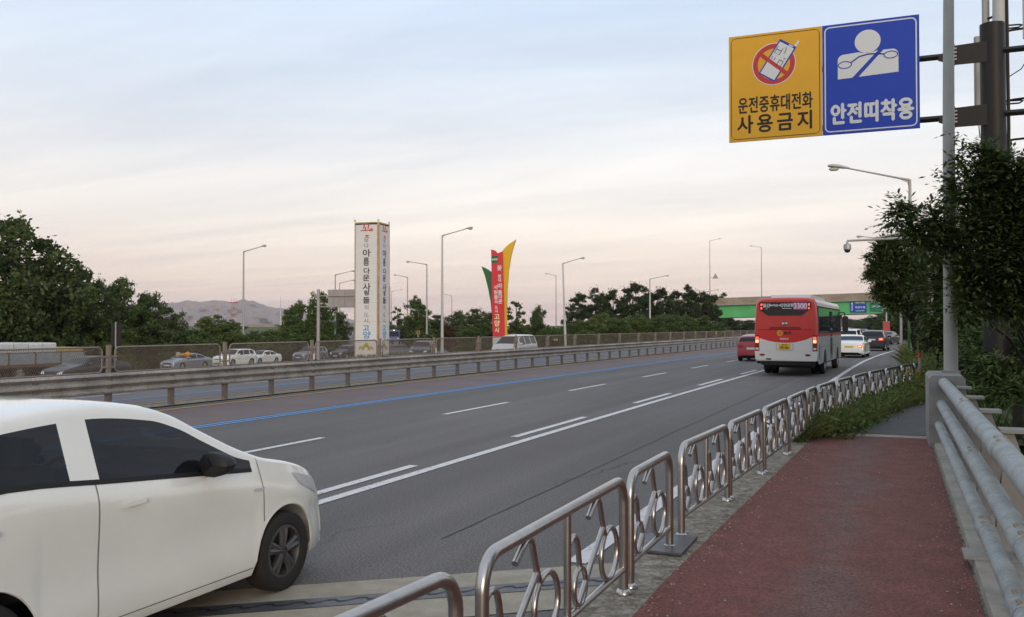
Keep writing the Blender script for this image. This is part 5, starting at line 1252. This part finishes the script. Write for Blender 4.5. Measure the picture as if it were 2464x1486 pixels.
for yy in (1.6, 2.8, 5.0, 10.9):
    for sd in (1, -1):
        wv = bpy.data.objects.new('wheel', None); C.objects.link(wv); wv.parent = ft; wv.location = (sd*1.02, yy, .5); wv.rotation_euler = (0, 0, 0 if sd > 0 else math.pi); wv.scale = (1.3, 1, 1); put('tyre', wheel_me(.5)[0], wv); put('rim', wheel_me(.5)[1], wv)
# ------------------------------------------------------------------ vegetation
def quads_mesh(name, cen, u, v, m):
    """leaf faces: centres, half-axis vectors u and v; each a small folded diamond"""
    n = len(cen); nrm = np.cross(u, v); nrm /= (np.linalg.norm(nrm, axis=1, keepdims=True)+1e-9)
    fold = nrm*np.linalg.norm(v, axis=1, keepdims=True)*.25
    V = np.stack([cen-u, cen+v-fold, cen+u, cen-v-fold], 1).reshape(-1, 3)
    me = bpy.data.meshes.new(name); me.vertices.add(4*n); me.vertices.foreach_set('co', V.ravel().astype(np.float32))
    me.loops.add(4*n); me.polygons.add(n)
    me.loops.foreach_set('vertex_index', np.arange(4*n, dtype=np.int32)); me.polygons.foreach_set('loop_start', np.arange(0, 4*n, 4, dtype=np.int32))
    me.polygons.foreach_set('loop_total', np.full(n, 4, dtype=np.int32)); me.update(calc_edges=True); me.validate(); me.materials.append(MATS[m]); return me
def rdir(r, n, up=0.):
    d_ = r.normal(0, 1, (n, 3)); d_[:, 2] += up; return d_/np.linalg.norm(d_, axis=1, keepdims=True)
def crown_pts(r, lobes, n):
    """points through the lobes' volume, denser towards their shells"""
    vol = np.array([l[3]*l[4]*l[5] for l in lobes])**.75; idx = r.choice(len(lobes), n, p=vol/vol.sum())
    lb = np.array(lobes)[idx]; d_ = rdir(r, n, .15); rad = r.random(n)**.42
    return lb[:, :3]+d_*lb[:, 3:6]*rad[:, None], d_
def clumps(r, lobes, k=4, f=.52):
    """break smooth lobes into smaller uneven tufts with gaps between"""
    o = []
    for l in lobes:
        for q in range(k):
            d_ = rdir(r, 1, .15)[0]*(.45+.55*r.random()); s = f*(.65+.6*r.random()); o.append((l[0]+d_[0]*l[3], l[1]+d_[1]*l[4], l[2]+d_[2]*l[5], l[3]*s, l[4]*s, l[5]*s))
    return o
def leaves(r, pts, dirs, size, ar=.55, droop=.2):
    n = len(pts); t = rdir(r, n)*.8+dirs*.5; t[:, 2] -= droop; t /= np.linalg.norm(t, axis=1, keepdims=True)
    b = np.cross(t, rdir(r, n)); b /= np.linalg.norm(b, axis=1, keepdims=True)
    s = size*(.6+.8*r.random(n))[:, None]; return t*s, b*s*ar
def broad_lobes(r, H, W, nl, z0=.25, cone=0.):
    o = []
    for k in range(nl):
        q = (k+.5)/nl; z = H*(z0+(.93-z0)*q); a = k*2.4+r.random()*1.2
        env = math.sin(math.pi*min(1, (.16+.80*q)))**.7*(1-cone*q)
        rr = W/2*env*(.35+.42*r.random()); lr = W*(.15+.10*r.random())*(1-.30*q)
        o.append((rr*math.cos(a), rr*math.sin(a), z, lr, lr, lr*.72))
    o.append((0, 0, H*.52, W*.25, W*.25, H*.2)); return o
def trunk_mesh(name, lobes, H, r0, m='bark', stems=1, rr=None):
    mb = MB(); rr = rr or np.random.default_rng(1)
    for st in range(stems):
        a = 2*math.pi*st/stems; bx_, by_ = (0, 0) if stems == 1 else (r0*2.5*math.cos(a), r0*2.5*math.sin(a))
        tx, ty = (0, 0) if stems == 1 else (H*.16*math.cos(a), H*.16*math.sin(a))
        mb.tube([(bx_, by_, -.6), (bx_+tx*.3, by_+ty*.3, H*.22), (bx_+tx*.7+.05*H*math.sin(st), by_+ty*.7, H*.5), (bx_+tx, by_+ty, H*.86)], [r0, r0*.8, r0*.55, r0*.12], 7)
    for l in lobes[::2]:
        z0 = max(H*.15, l[2]*.62); mb.tube([(0, 0, z0), (l[0]*.5, l[1]*.5, (z0+l[2])*.5+.1), (l[0], l[1], l[2])], [r0*.42, r0*.26, r0*.08], 5)
    return mb.mesh(name, MATS[m], True, 60)
VAR = {}
def variant(kind, k):
    key = (kind, k)
    if key in VAR: return VAR[key]
    r = np.random.default_rng(hash((len(kind), k)) % 9999+k*17+ord(kind[0]))
    if kind in ('broad', 'bright', 'dark', 'brown'):
        H, W = 8., 6.; lb = broad_lobes(r, H, W, 34, .10); n = 15000; sz = .115; m = {'broad': 'leaf_mid', 'bright': 'leaf_bright', 'dark': 'leaf_deep', 'brown': 'leaf_brown'}[kind]; up = .2
    elif kind == 'thin':
        H, W = 8., 4.; lb = broad_lobes(r, H, W, 15, .30); lb = [(a, b, c_, d_*.8, e*.8, f*.7) for a, b, c_, d_, e, f in lb]; n = 4500; sz = .115; m = 'leaf_mid'; up = .2
    elif kind == 'pine':
        H, W = 10., 6.5; lb = []
        for j in range(9):
            z = H*(.22+.74*j/8); rad = W/2*(1-.78*(j/8)**1.1)
            for q in range(6 if j < 6 else (4 if j < 8 else 1)):
                a = q*2*math.pi/6+j*.7+r.random()*.5; e = rad*(.62+.4*r.random()) if j < 8 else 0
                lb.append((e*math.cos(a), e*math.sin(a), z+r.normal()*.25+.25, .80, .80, .52))
        n = 15000; sz = .17; m = 'leaf_pine'; up = .9
    else:                                  # bush
        H, W = 3., 4.2; lb = broad_lobes(r, H, W, 18, .10); n = 7000; sz = .095; m = 'leaf_mid' if kind == 'bush' else 'leaf_deep'; up = .3
    pts, d_ = crown_pts(r, clumps(r, lb, 4, .55), n); d_[:, 2] += up
    # stray twigs at the outline
    ns = n//9; idx = r.choice(n, ns); ex = pts[idx]+d_[idx]*r.random((ns, 1))*W*.05+np.array([0, 0, .1]); pts = np.vstack([pts, ex]); d_ = np.vstack([d_, d_[idx]])
    pts[:, 2] = np.maximum(pts[:, 2], .05)
    u, v = leaves(r, pts, d_, sz, .28 if kind == 'pine' else .52, 0 if kind == 'pine' else .2)
    VAR[key] = (quads_mesh('crown', pts, u, v, m), trunk_mesh('trunk', lb, H, .15 if kind != 'pine' else .18), H, W); return VAR[key]
tk = [0]
def tree(kind, label, x, ytop, Z, zb, width, group, name='tree', cat='tree', k=None, off=0.):
    q = ray(x, 785, Z); top_ = zt(ytop, Z); me, tr, H, W = variant(kind, (tk[0] if k is None else k) % 3); tk[0] += 1
    t = thing(name, label, cat, (q[0], q[1], zb), tk[0]*1.9, group); s = (top_-zb)/H*.95; t.scale = (width/W, width/W, s)
    put('trunk', tr, t); put('crown', me, t); return t
GL = 'trees beyond the far carriageway on the left'
for kind, lab, x, yt, Z, w_ in (
  ('dark', 'tallest dark tree rising at the far left above the truck', 45, 500, 60, 9.2), ('dark', 'dark tree crowded against the tall leftmost one', -60, 560, 68, 8), ('broad', 'lower green tree left of the loaded truck rear', 130, 600, 64, 5.5),
  ('dark', 'rounded tree right of the tall leftmost tree', 205, 632, 66, 5.2), ('broad', 'tree with a bare open base behind the dark sign back', 292, 652, 68, 4.6), ('dark', 'shaded tree left of the mountain view', 352, 690, 70, 4.4),
  ('dark', 'compact dark tree at the left edge of the mountain', 405, 728, 74, 4.2), ('bright', 'light green tree in front of the red lattice tower', 508, 752, 84, 5.2), ('broad', 'green tree directly below the lattice tower', 556, 764, 88, 4.6),
  ('broad', 'low tree behind the grey lamp by the white sedan', 622, 790, 92, 5), ('bright', 'low bright tree right of that grey lamp', 672, 786, 96, 5), ('broad', 'leafy tree beneath the thin mast', 712, 716, 108, 5.2), ('broad', 'tall leafy tree behind the cantilever sign back', 770, 690, 118, 6),
  ('bright', 'broad bright tree filling the foot of the sign post', 735, 762, 100, 6.2), ('dark', 'dark tree between sign back and white pillar', 815, 742, 135, 4.6)):
    cf = .389-(x-1232)/2178.*.921; Zn = max(Z, 69/cf); tree(kind, lab, x, yt, Zn, -2.6, w_*Zn/Z, GL)
for i, (x, yt, Z, w_) in enumerate(((40, 778, 62, 7), (150, 785, 64, 6), (250, 770, 66, 6), (345, 768, 68, 6), (430, 784, 76, 6), (470, 792, 84, 6), (575, 800, 90, 6), (640, 806, 94, 6), (700, 800, 96, 6), (780, 798, 110, 6))):
    cf = .389-(x-1232)/2178.*.921; Z_ = Z; Z = max(Z, 67.6/cf); w_ *= Z/Z_
    tree('dbush' if i % 2 else 'bush', '%s leafy shrub from the left along the far verge' % ORD[i], x, yt, Z, -2.6, w_, 'shrubs along the far verge', 'shrub', 'shrub')
GM = 'trees between the ramp and the pine grove'
for kind, lab, x, yt, Z, w_ in (
  ('thin', 'thin bright sapling right beside the white pillar', 957, 728, 150, 3.6), ('broad', 'tree with a spreading top left of the tall white lamp', 1003, 706, 128, 5.4), ('dark', 'dark tree behind the tall white lamp', 1050, 752, 150, 6), ('dark', 'dark tree midway between the two pillars', 1100, 742, 160, 6),
  ('brown', 'reddish brown autumn bush between the pillars', 1082, 776, 125, 4.4), ('dark', 'dark tree left of the red sign slab', 1143, 736, 145, 6), ('broad', 'low green tree at the left foot of the red slab', 1135, 782, 118, 5.5), ('dark', 'dark tree behind the red slab', 1180, 745, 150, 5.5),
  ('thin', 'slender open tree just right of the yellow fin', 1243, 708, 112, 3.6), ('dark', 'round small tree left of the white lamp by the grove', 1296, 728, 122, 3.8), ('bright', 'pale green bank shrub right of the slender tree', 1265, 782, 130, 6), ('bright', 'pale green shrub below the leaning white lamp', 1335, 780, 132, 6), ('bush', 'shrub in the gap left of the brown bush', 1030, 800, 118, 5)):
    tree(kind, lab, x, yt, Z, -2.2, w_, GM, name='tree' if kind != 'bush' else 'shrub', cat='tree' if kind != 'bush' else 'shrub')
GP = 'pines in the grove before the bridge'
for i, (x, yt, Z, w_) in enumerate(((1392, 702, 160, 7), (1432, 692, 158, 7), (1475, 686, 165, 7.5), (1522, 676, 160, 8), (1552, 690, 172, 7), (1590, 682, 165, 7.5), (1622, 696, 178, 7), (1655, 684, 172, 7.5), (1690, 692, 182, 7), (1716, 706, 198, 7))):
    tree('pine', '%s dark pine from the left in the grove before the bridge' % ORD[i], x, yt, Z, -2.4, w_, GP, 'pine_tree', 'pine tree')
for i, (x, yt, Z, w_) in enumerate(((1375, 772, 138, 7), (1415, 762, 136, 6), (1450, 752, 140, 6), (1490, 758, 138, 6), (1530, 752, 142, 6), (1572, 756, 142, 6), (1612, 750, 146, 6), (1650, 752, 150, 6), (1690, 756, 156, 6), (1722, 772, 165, 6))):
    tree('bright' if i in (1, 2, 4) else 'broad', '%s low leafy tree from the left at the foot of the grove' % ORD[i], x, yt, Z, -2.2, w_, 'low trees at the foot of the grove', 'tree', 'tree')
GB = 'trees around the bridge'
for i, (kind, lab, x, yt, Z, w_) in enumerate((('dark', 'shaded tree under the left end of the bridge', 1745, 772, 262, 12), ('dark', 'shaded tree under the bridge left of the bus', 1800, 768, 270, 14), ('pine', 'pine tip showing above the parapet left of the bus', 1742, 704, 262, 8),
   ('dark', 'dense tree beyond the bridge right of the traffic', 2165, 735, 175, 12), ('broad', 'tree beyond the banner post', 2205, 730, 150, 10), ('dark', 'tree behind the far traffic under the bridge', 2118, 752, 260, 11), ('dark', 'tall tree over the right end of the bridge', 2225, 690, 120, 10))):
    tree(kind, lab, x, yt, Z, -.5, w_, GB)
for i, (x, yt, Z, w_) in enumerate(((1990, 775, 520, 26), (2030, 764, 540, 24), (2062, 768, 560, 22), (2088, 762, 500, 22), (1965, 772, 560, 26), (2110, 766, 460, 22))):
    tree('dark', '%s distant tree from the left in the strip below the girder' % ORD[i], x, yt, Z, -2, w_, 'distant trees seen under the bridge')
# near right: multi-trunked tree, big leaning tree in front, dark backdrop
def near_tree(name, label, base_, lobes, nsp, m, r0, stems, seed, leaf=.055, sp=.30, trunk_h=None):
    r = np.random.default_rng(seed); t = thing(name, label, 'tree', base_); b = np.array(base_)
    lb = [tuple(np.array(l[:3])-b)+tuple(l[3:]) for l in lobes]
    pts, d_ = crown_pts(r, clumps(r, lb, 5, .50), nsp)
    # each point carries a drooping spray of leaflets
    ax = d_*.7+rdir(r, nsp)*.7; ax[:, 2] -= .15; ax /= np.linalg.norm(ax, axis=1, keepdims=True)
    K = 9; cen = []; U = []; V = []
    side = np.cross(ax, np.array([0, 0, 1.])+rdir(r, nsp)*.3); side /= np.linalg.norm(side, axis=1, keepdims=True)
    ln = sp*(.6+.8*r.random(nsp))
    for k in range(K):
        f = (k//2+.6)/(K//2+1); sg = 1 if k % 2 else -1
        if k == K-1: sg = 0; f = 1.05
        c_ = pts+ax*(ln*f)[:, None]; c_[:, 2] -= .25*ln*f*f
        dv = side*sg*.85+ax*(.5 if sg else 1.)+rdir(r, nsp)*.25; dv[:, 2] -= .18; dv /= np.linalg.norm(dv, axis=1, keepdims=True)
        L_ = leaf*(.7+.6*r.random(nsp))[:, None]
        n_ = np.cross(dv, np.array([0, 0, 1.])+rdir(r, nsp)*.45); n_ /= np.linalg.norm(n_, axis=1, keepdims=True)
        cen.append(c_+dv*L_*1.0); U.append(dv*L_); V.append(n_*L_*.42)
    put('crown', quads_mesh('crown', np.vstack(cen), np.vstack(U), np.vstack(V), m), t)
    H = trunk_h or max(l[2] for l in lb); mb = MB()
    if stems == 1:
        mb.tube([(0, 0, -1), (.05, .05, H*.3), (0, .1, H*.62), (.1, 0, H*.9)], [r0, r0*.8, r0*.5, r0*.15], 9)
        for l in lb[::4]: mb.tube([(0, .05, min(l[2]*.6+.2, H*.7)), (l[0]*.5, l[1]*.5, l[2]*.88), (l[0], l[1], l[2])], [.045, .026, .008], 6)
    else:
        for k in range(stems):
            l = lb[k % len(lb)]; a = k*2.1
            mb.tube([(.16*math.cos(a), .16*math.sin(a), -.5), (.25*math.cos(a)+l[0]*.15, .25*math.sin(a)+l[1]*.15, l[2]*.35), (l[0]*.55, l[1]*.55, l[2]*.72), (l[0], l[1], l[2])], [r0, r0*.85, r0*.55, .012], 6)
    mb.build('trunk', MATS['bark'], t, True, 60); return t
def lob(x, y, Z, r, fz=.75): return ray(x+(14 if Z == 31 else 0), y, Z)+((r*.82,)*2 if Z == 31 else (r*.9,)*2)+(r*fz*.85,)
def zl(u, v, rpx, Z): return lob(1982.4+.5184*u, 264.2+.5184*v, Z, rpx*.5184/2178*Z/.9)
A_l = [zl(*q, 13.7) for q in ((598, 690, 14), (592, 830, 12), (610, 420, 16), (590, 300, 12), (625, 250, 14), (330, 420, 16), (365, 470, 30), (325, 530, 18), (300, 520, 10), (440, 470, 36), (415, 555, 38), (485, 595, 30), (530, 520, 44), (545, 625, 30), (600, 560, 48), (560, 440, 22), (610, 640, 30), (620, 340, 28), (645, 255, 18), (640, 105, 10), (660, 160, 12), (650, 200, 10), (700, 390, 48), (735, 170, 26), (720, 290, 40),
   (815, 240, 60), (830, 390, 80), (760, 500, 64), (880, 520, 95), (700, 560, 44), (920, 300, 85), (685, 715, 46), (640, 775, 26), (720, 830, 62), (820, 720, 90), (820, 860, 80), (635, 890, 22), (920, 820, 100), (900, 640, 90), (1000, 500, 130), (1000, 750, 120))]
near_tree('locust_tree', 'large dark feathery tree spreading in front of the white lamp post', (2.7, 20.0, -2.5), A_l, 5400, 'leaf_dark', .20, 1, 5, .050, .25)
B_l = [zl(*q, 45) for q in ((560, 850, 36), (600, 760, 36), (620, 900, 34), (590, 680, 28), (540, 940, 30), (255, 650, 22), (235, 760, 26), (300, 640, 44), (350, 700, 66), (290, 740, 50), (280, 825, 40), (360, 820, 74), (440, 700, 66), (450, 820, 74), (335, 900, 40), (420, 910, 56), (500, 760, 56), (515, 850, 46), (545, 720, 30), (370, 605, 30), (480, 640, 40), (215, 690, 14), (560, 790, 22))]
near_tree('zelkova_tree', 'bushy multi-trunked tree between the path and the exit lane', ray(2212, 785, 45)[:2]+(.2,), B_l, 8200, 'leaf_deep', .06, 13, 9, .10, .36)
C_l = [lob(2330, 560, 27, 1.2), lob(2400, 620, 27, 1.6), lob(2320, 720, 27, 1.2), lob(2370, 780, 26, 1.5), lob(2440, 740, 26, 1.7), lob(2330, 820, 26, 1.1), lob(2480, 560, 27, 1.8), lob(2420, 850, 25, 1.3), lob(2500, 860, 25, 1.7), lob(2350, 480, 28, .8), lob(2550, 700, 26, 2.0), lob(2310, 640, 28, .8)]
near_tree('broadleaf_tree', 'dense shaded tree filling the right edge behind the dark column', (5.6, 27.0, -1.5), C_l, 6500, 'leaf_deep', .22, 1, 12, .10, .38)
D_l = [lob(2340, 900, 22, .8), lob(2390, 880, 22, 1.0), lob(2450, 910, 21, 1.1), lob(2350, 960, 20.5, .7), lob(2420, 960, 20.5, .9), lob(2480, 980, 20, 1.0), lob(2520, 900, 21, 1.2), lob(2330, 860, 24, .8)]
near_tree('shrub', 'dark bramble shrub below the column to the right of the end block', (4.3, 20.0, -2.4), D_l, 2600, 'leaf_dark', .05, 5, 14, .07, .3)
E_l = [lob(2300, 800, 34, 1.1), lob(2330, 770, 36, 1.3), lob(2290, 850, 33, .7), lob(2360, 830, 34, 1.2), lob(2310, 730, 36, 1.0)]
near_tree('shrub', 'green roadside shrub behind the blue direction boards', (ray(2320, 860, 38)[0], ray(2320, 860, 38)[1]+6, .2), [l[:1]+(l[1]+8,)+l[2:] for l in E_l], 2200, 'leaf_deep', .06, 5, 15, .10, .36)

for lab, p_, s_, h_, w_ in (('roadside tree on the right verge past the direction boards', 9.5, 62, 8.5, 8), ('verge tree beyond the exit lane in front of the bridge end', 12, 84, 9, 9), ('leafy tree far along the right verge near the overpass', 15.5, 112, 9.5, 10), ('tree on the low bank beside the bridge railing', 6.6, 8.6, 12, 6.5), ('second tree on the low bank beside the bridge railing', 7.6, 1.5, 12, 7), ('tree beyond the overpass on the exit side', 6, 252, 12, 14), ('second tree beyond the overpass on the exit side', 17, 258, 12, 14), ('third tree beyond the overpass on the exit side', 28, 262, 12, 14)):
    me, tr_, H_, W_ = variant('dark', int(s_) % 3); t = thing('tree', lab, 'tree', (p_, s_, -2.6 if s_ < 20 else .2), s_, 'trees on the right bank'); t.scale = (w_/W_, w_/W_, h_/H_*(1.25 if s_ < 20 else 1)); put('trunk', tr_, t); put('crown', me, t)
# weeds and grass, drifts nobody could count
def blades(name, label, pts, h, seed, m='blade', spread=.5, wd=.012):
    r = np.random.default_rng(seed); n = len(pts); pts = np.array(pts); hh = h*(.4+.9*r.random(n)); an = r.random(n)*6.28
    lean = r.normal(0, spread, (n, 2))*hh[:, None]; wv = np.stack([np.cos(an), np.sin(an), np.zeros(n)], 1)*wd
    tip = pts+np.column_stack([lean, hh]); midp = pts+np.column_stack([lean*.35, hh*.6])
    V = np.stack([pts-wv, pts+wv, midp+wv*.8, tip, midp-wv*.8], 1).reshape(-1, 3)
    me = bpy.data.meshes.new(name); fs = [tuple(range(5*i, 5*i+5)) for i in range(n)]; me.from_pydata(V.tolist(), [], fs); me.materials.append(MATS[m])
    return tag(put(name, me), label, 'grass', kind='stuff')
r = np.random.default_rng(33); cen = []; 
for i in range(420):
    s = 15.2+13.5*r.random()**.9; c0 = np.array([interp(s, [f[1] for f in FE], [f[0] for f in FE])+.05+.55*r.random(), s, .25]); hh = .12+.28*r.random(); nn = 26
    q = r.normal(0, 1, (nn, 3))*np.array([.13, .13, 0]); q[:, 2] = hh*r.random(nn)**.7; cen.append(c0+q)
for i in range(500):
    s = 24+50*r.random()**1.6; c0 = np.array([road_edge(s)+.2+abs(r.normal())*2.0, s, .22]); hh = .25+.55*r.random(); nn = 30
    q = r.normal(0, 1, (nn, 3))*np.array([.22, .22, 0]); q[:, 2] = hh*r.random(nn)**.7; cen.append(c0+q)
cen = np.vstack(cen); uu, vv = leaves(r, cen, rdir(r, len(cen), .4), .045, .45, .1)
tag(put('ground_cover', quads_mesh('ground_cover', cen, uu, vv, 'leaf_bright')), 'low leafy weeds mixed into the grass along the fence', 'weeds', kind='stuff')
r = np.random.default_rng(21); fp = lambda s: interp(s, [f[1] for f in FE], [f[0] for f in FE]); pts = []
for i in range(17000):
    s = 14.6+14.0*r.random()**.9; wmax = interp(s, [14.6, 15.6, 16.5, 19, 23, 28], [.10, .40, .60, .70, .95, 1.3])
    pts.append((fp(s)-.14+wmax*r.random()**1.1+.05*r.normal(), s, .25))
blades('grass', 'overgrown grass spilling over the path along the fence', pts, .30, 1, wd=.006, spread=.8)
pts = []
for i in range(18000):
    s = 24+62*r.random()**1.6; e = road_edge(s) if s > 28 else kerb(s)+.8
    pts.append((e+.1+abs(r.normal())*2.0, s, .22))
blades('weeds', 'tall rough weeds on the verge beside the exit lane', pts, .50, 2, wd=.016, spread=.7)
pts = [(1.1+5*r.random(), 15.9+9*r.random(), .1-.9*r.random()) for i in range(5000)]
blades('undergrowth', 'dim undergrowth around the foot of the dark column', pts, .6, 3, m='leaf_deep', wd=.02)
pts = []
for i in range(3500):
    q = ray(850+140*r.random(), 785, 62+20*r.random()); pts.append((q[0], q[1], oppz(q[0])-.05))
blades('weeds', 'dry grass on the traffic island around the white pillar', pts, .7, 4, wd=.03)
# grit scattered along the path edges
mb = MB(); r = np.random.default_rng(5)
for i in range(1100):
    s = 1.5+13*r.random()**1.2; left = r.random() < .6
    p = (pl(s)+abs(r.normal())*.16-.05) if left else (.50-abs(r.normal())*.12)
    if r.random() < .05: p = -1.4+1.8*r.random()
    a = .003+.007*r.random()**3; z = .266
    mb.add([(p-a, s, z), (p, s-a, z), (p+a, s, z), (p, s+a*1.3, z), (p, s, z+a)], [(0, 1, 4), (1, 2, 4), (2, 3, 4), (3, 0, 4)])
tag(mb.build('gravel', mat('grit', (.34,.31,.27), .9)), 'pale grit scattered along the edges of the red path', 'gravel', kind='stuff')

# ------------------------------------------------------------------ far things: ramp guardrails, towers, buildings
def guardrail(label, pts, h=.75):
    pts = [Vector(p) for p in pts]; t = thing('guardrail', label, 'guardrail', tuple(pts[0])); o = pts[0]
    m = MB(); m.sheet([[tuple(p-o+Vector((0, 0, h+d_))) for d_ in (-.17, -.1, .1, .17)] for p in pts]); b = m.build('beam', MATS['galv'], t)
    sm_ = b.modifiers.new('thickness', 'SOLIDIFY'); sm_.thickness = .06
    for p in pts[::2]: MB().box(p.x-o.x-.06, p.x-o.x+.06, p.y-o.y-.06, p.y-o.y+.06, p.z-o.z-.4, p.z-o.z+h+.1).build('post', MATS['galv'], t)
guardrail('pale guardrail curving up the right side of the ramp', curve([ray(1014, 838, 118), ray(1004, 826, 128), ray(985, 812, 150), ray(962, 799, 190), ray(945, 791, 240)], 5))
guardrail('guardrail bending up the left side of the ramp', curve([ray(655, 876, 104), ray(730, 869, 111), ray(790, 858, 122), ray(825, 843, 140), ray(845, 824, 175), ray(850, 804, 225), ray(851, 793, 270)], 4))
q = ray(1006, 800, 118); ch = thing('chevron_sign', 'small black and yellow chevron board by the ramp guardrail', 'road sign', (q[0], q[1], q[2]-1.4))
MB().tube([(0, 0, -.4), (0, 0, 1.1)], .05, 6).build('post', MATS['galv'], ch); cb = MB().box(-.28, .28, -.06, -.02, 1.1, 1.6).build('board', mat('board_ochre', (.40,.24,.03), .6), ch)
for x in (-.26, .0): MB().prism([(x, 1.12), (x+.12, 1.12), (x+.24, 1.35), (x+.12, 1.58), (x, 1.58), (x+.12, 1.35)], -.07, -.062, 'y').build('chevron', MATS['ink'], cb)
def lattice(label, x, yt, Z, w_, mats):
    q = ray(x, 785, Z); h = zt(yt, Z)+2; t = thing('lattice_tower', label, 'tower', (q[0], q[1], -2)); n = 8
    for k in range(n):
        z0, z1 = h*k/n, h*(k+1)/n; m = MB()
        for a, b in ((-1, -1), (1, -1), (1, 1), (-1, 1)):
            m.tube([(a*w_/2, b*w_/2, z0), (a*w_/2, b*w_/2, z1)], w_*.06, 4)
            a2, b2 = (b*-1, a); m.tube([(a*w_/2, b*w_/2, z0), (a2*w_/2, b2*w_/2, z1)], w_*.04, 4)
        m.build('section', MATS[mats[k % 2]], t)
    m = MB().box(-w_, w_, -w_, w_, h, h+w_*.2)
    for a in (-.8, 0, .8): m.tube([(a*w_, 0, h), (a*w_, 0, h+w_*1.4)], w_*.05, 4)
    m.build('platform', MATS[mats[0]], t)
mat('tower_red', (.40,.10,.07), .7); mat('tower_white', (.55,.50,.47), .7)
lattice('red and white lattice tower standing before the mountains', 562, 730, 620, 2.4, ('tower_red', 'tower_white'))
q = ray(675, 785, 700); ms = MB(); ms.tube([(0, 0, 0), (0, 0, zt(712, 700)+2)], [.5, .15], 6); ms = tag(ms.build('radio_mast', MATS['tower_white']), 'thin pale radio mast over the trees left of the sign', 'mast'); ms.location = (q[0], q[1], -2)
mat('wall_pink', (.46,.33,.27), .8, var=.06, vscale=.2); mat('wall_cream', (.50,.44,.37), .8, var=.06, vscale=.2)
def building(label, x0, x1, yt, Z, m, nx, nz):
    a, b = Vector(ray(x0, 785, Z)), Vector(ray(x1, 785, Z)); w_ = (b-a).length; h = zt(yt, Z)+2
    t = thing('building', label, 'building', (a.x, a.y, -2), math.atan2(b.y-a.y, b.x-a.x)); MB().box(0, w_, 0, w_*.6, 0, h).build('wall', MATS[m], t); MB().box(-.3, w_+.3, -.3, w_*.6+.3, h, h+.6).build('roof', MATS['concrete_grey'], t)
    for i in range(nx):
        for k in range(nz):
            x, z = w_*(i+.5)/nx, h*(.35+.6*(k+.5)/nz); MB().box(x-w_/nx*.3, x+w_/nx*.3, -.06, -.01, z-h/nz*.15, z+h/nz*.15).build('window', MATS['glass_dark'], t)
building('long pink building seen under the bridge', 2036, 2058, 771, 700, 'wall_pink', 5, 2)
building('cream block beside the bus mirror under the bridge', 2010, 2026, 752, 900, 'wall_cream', 3, 5)
building('small pale house right of the pink building', 2084, 2094, 768, 760, 'wall_cream', 2, 2)
building('low orange roofed shed between the trees left of the lamp', 600, 660, 784, 420, 'wall_pink', 6, 1)
building('pale block at the foot of the mountains', 470, 500, 770, 900, 'wall_cream', 3, 3)
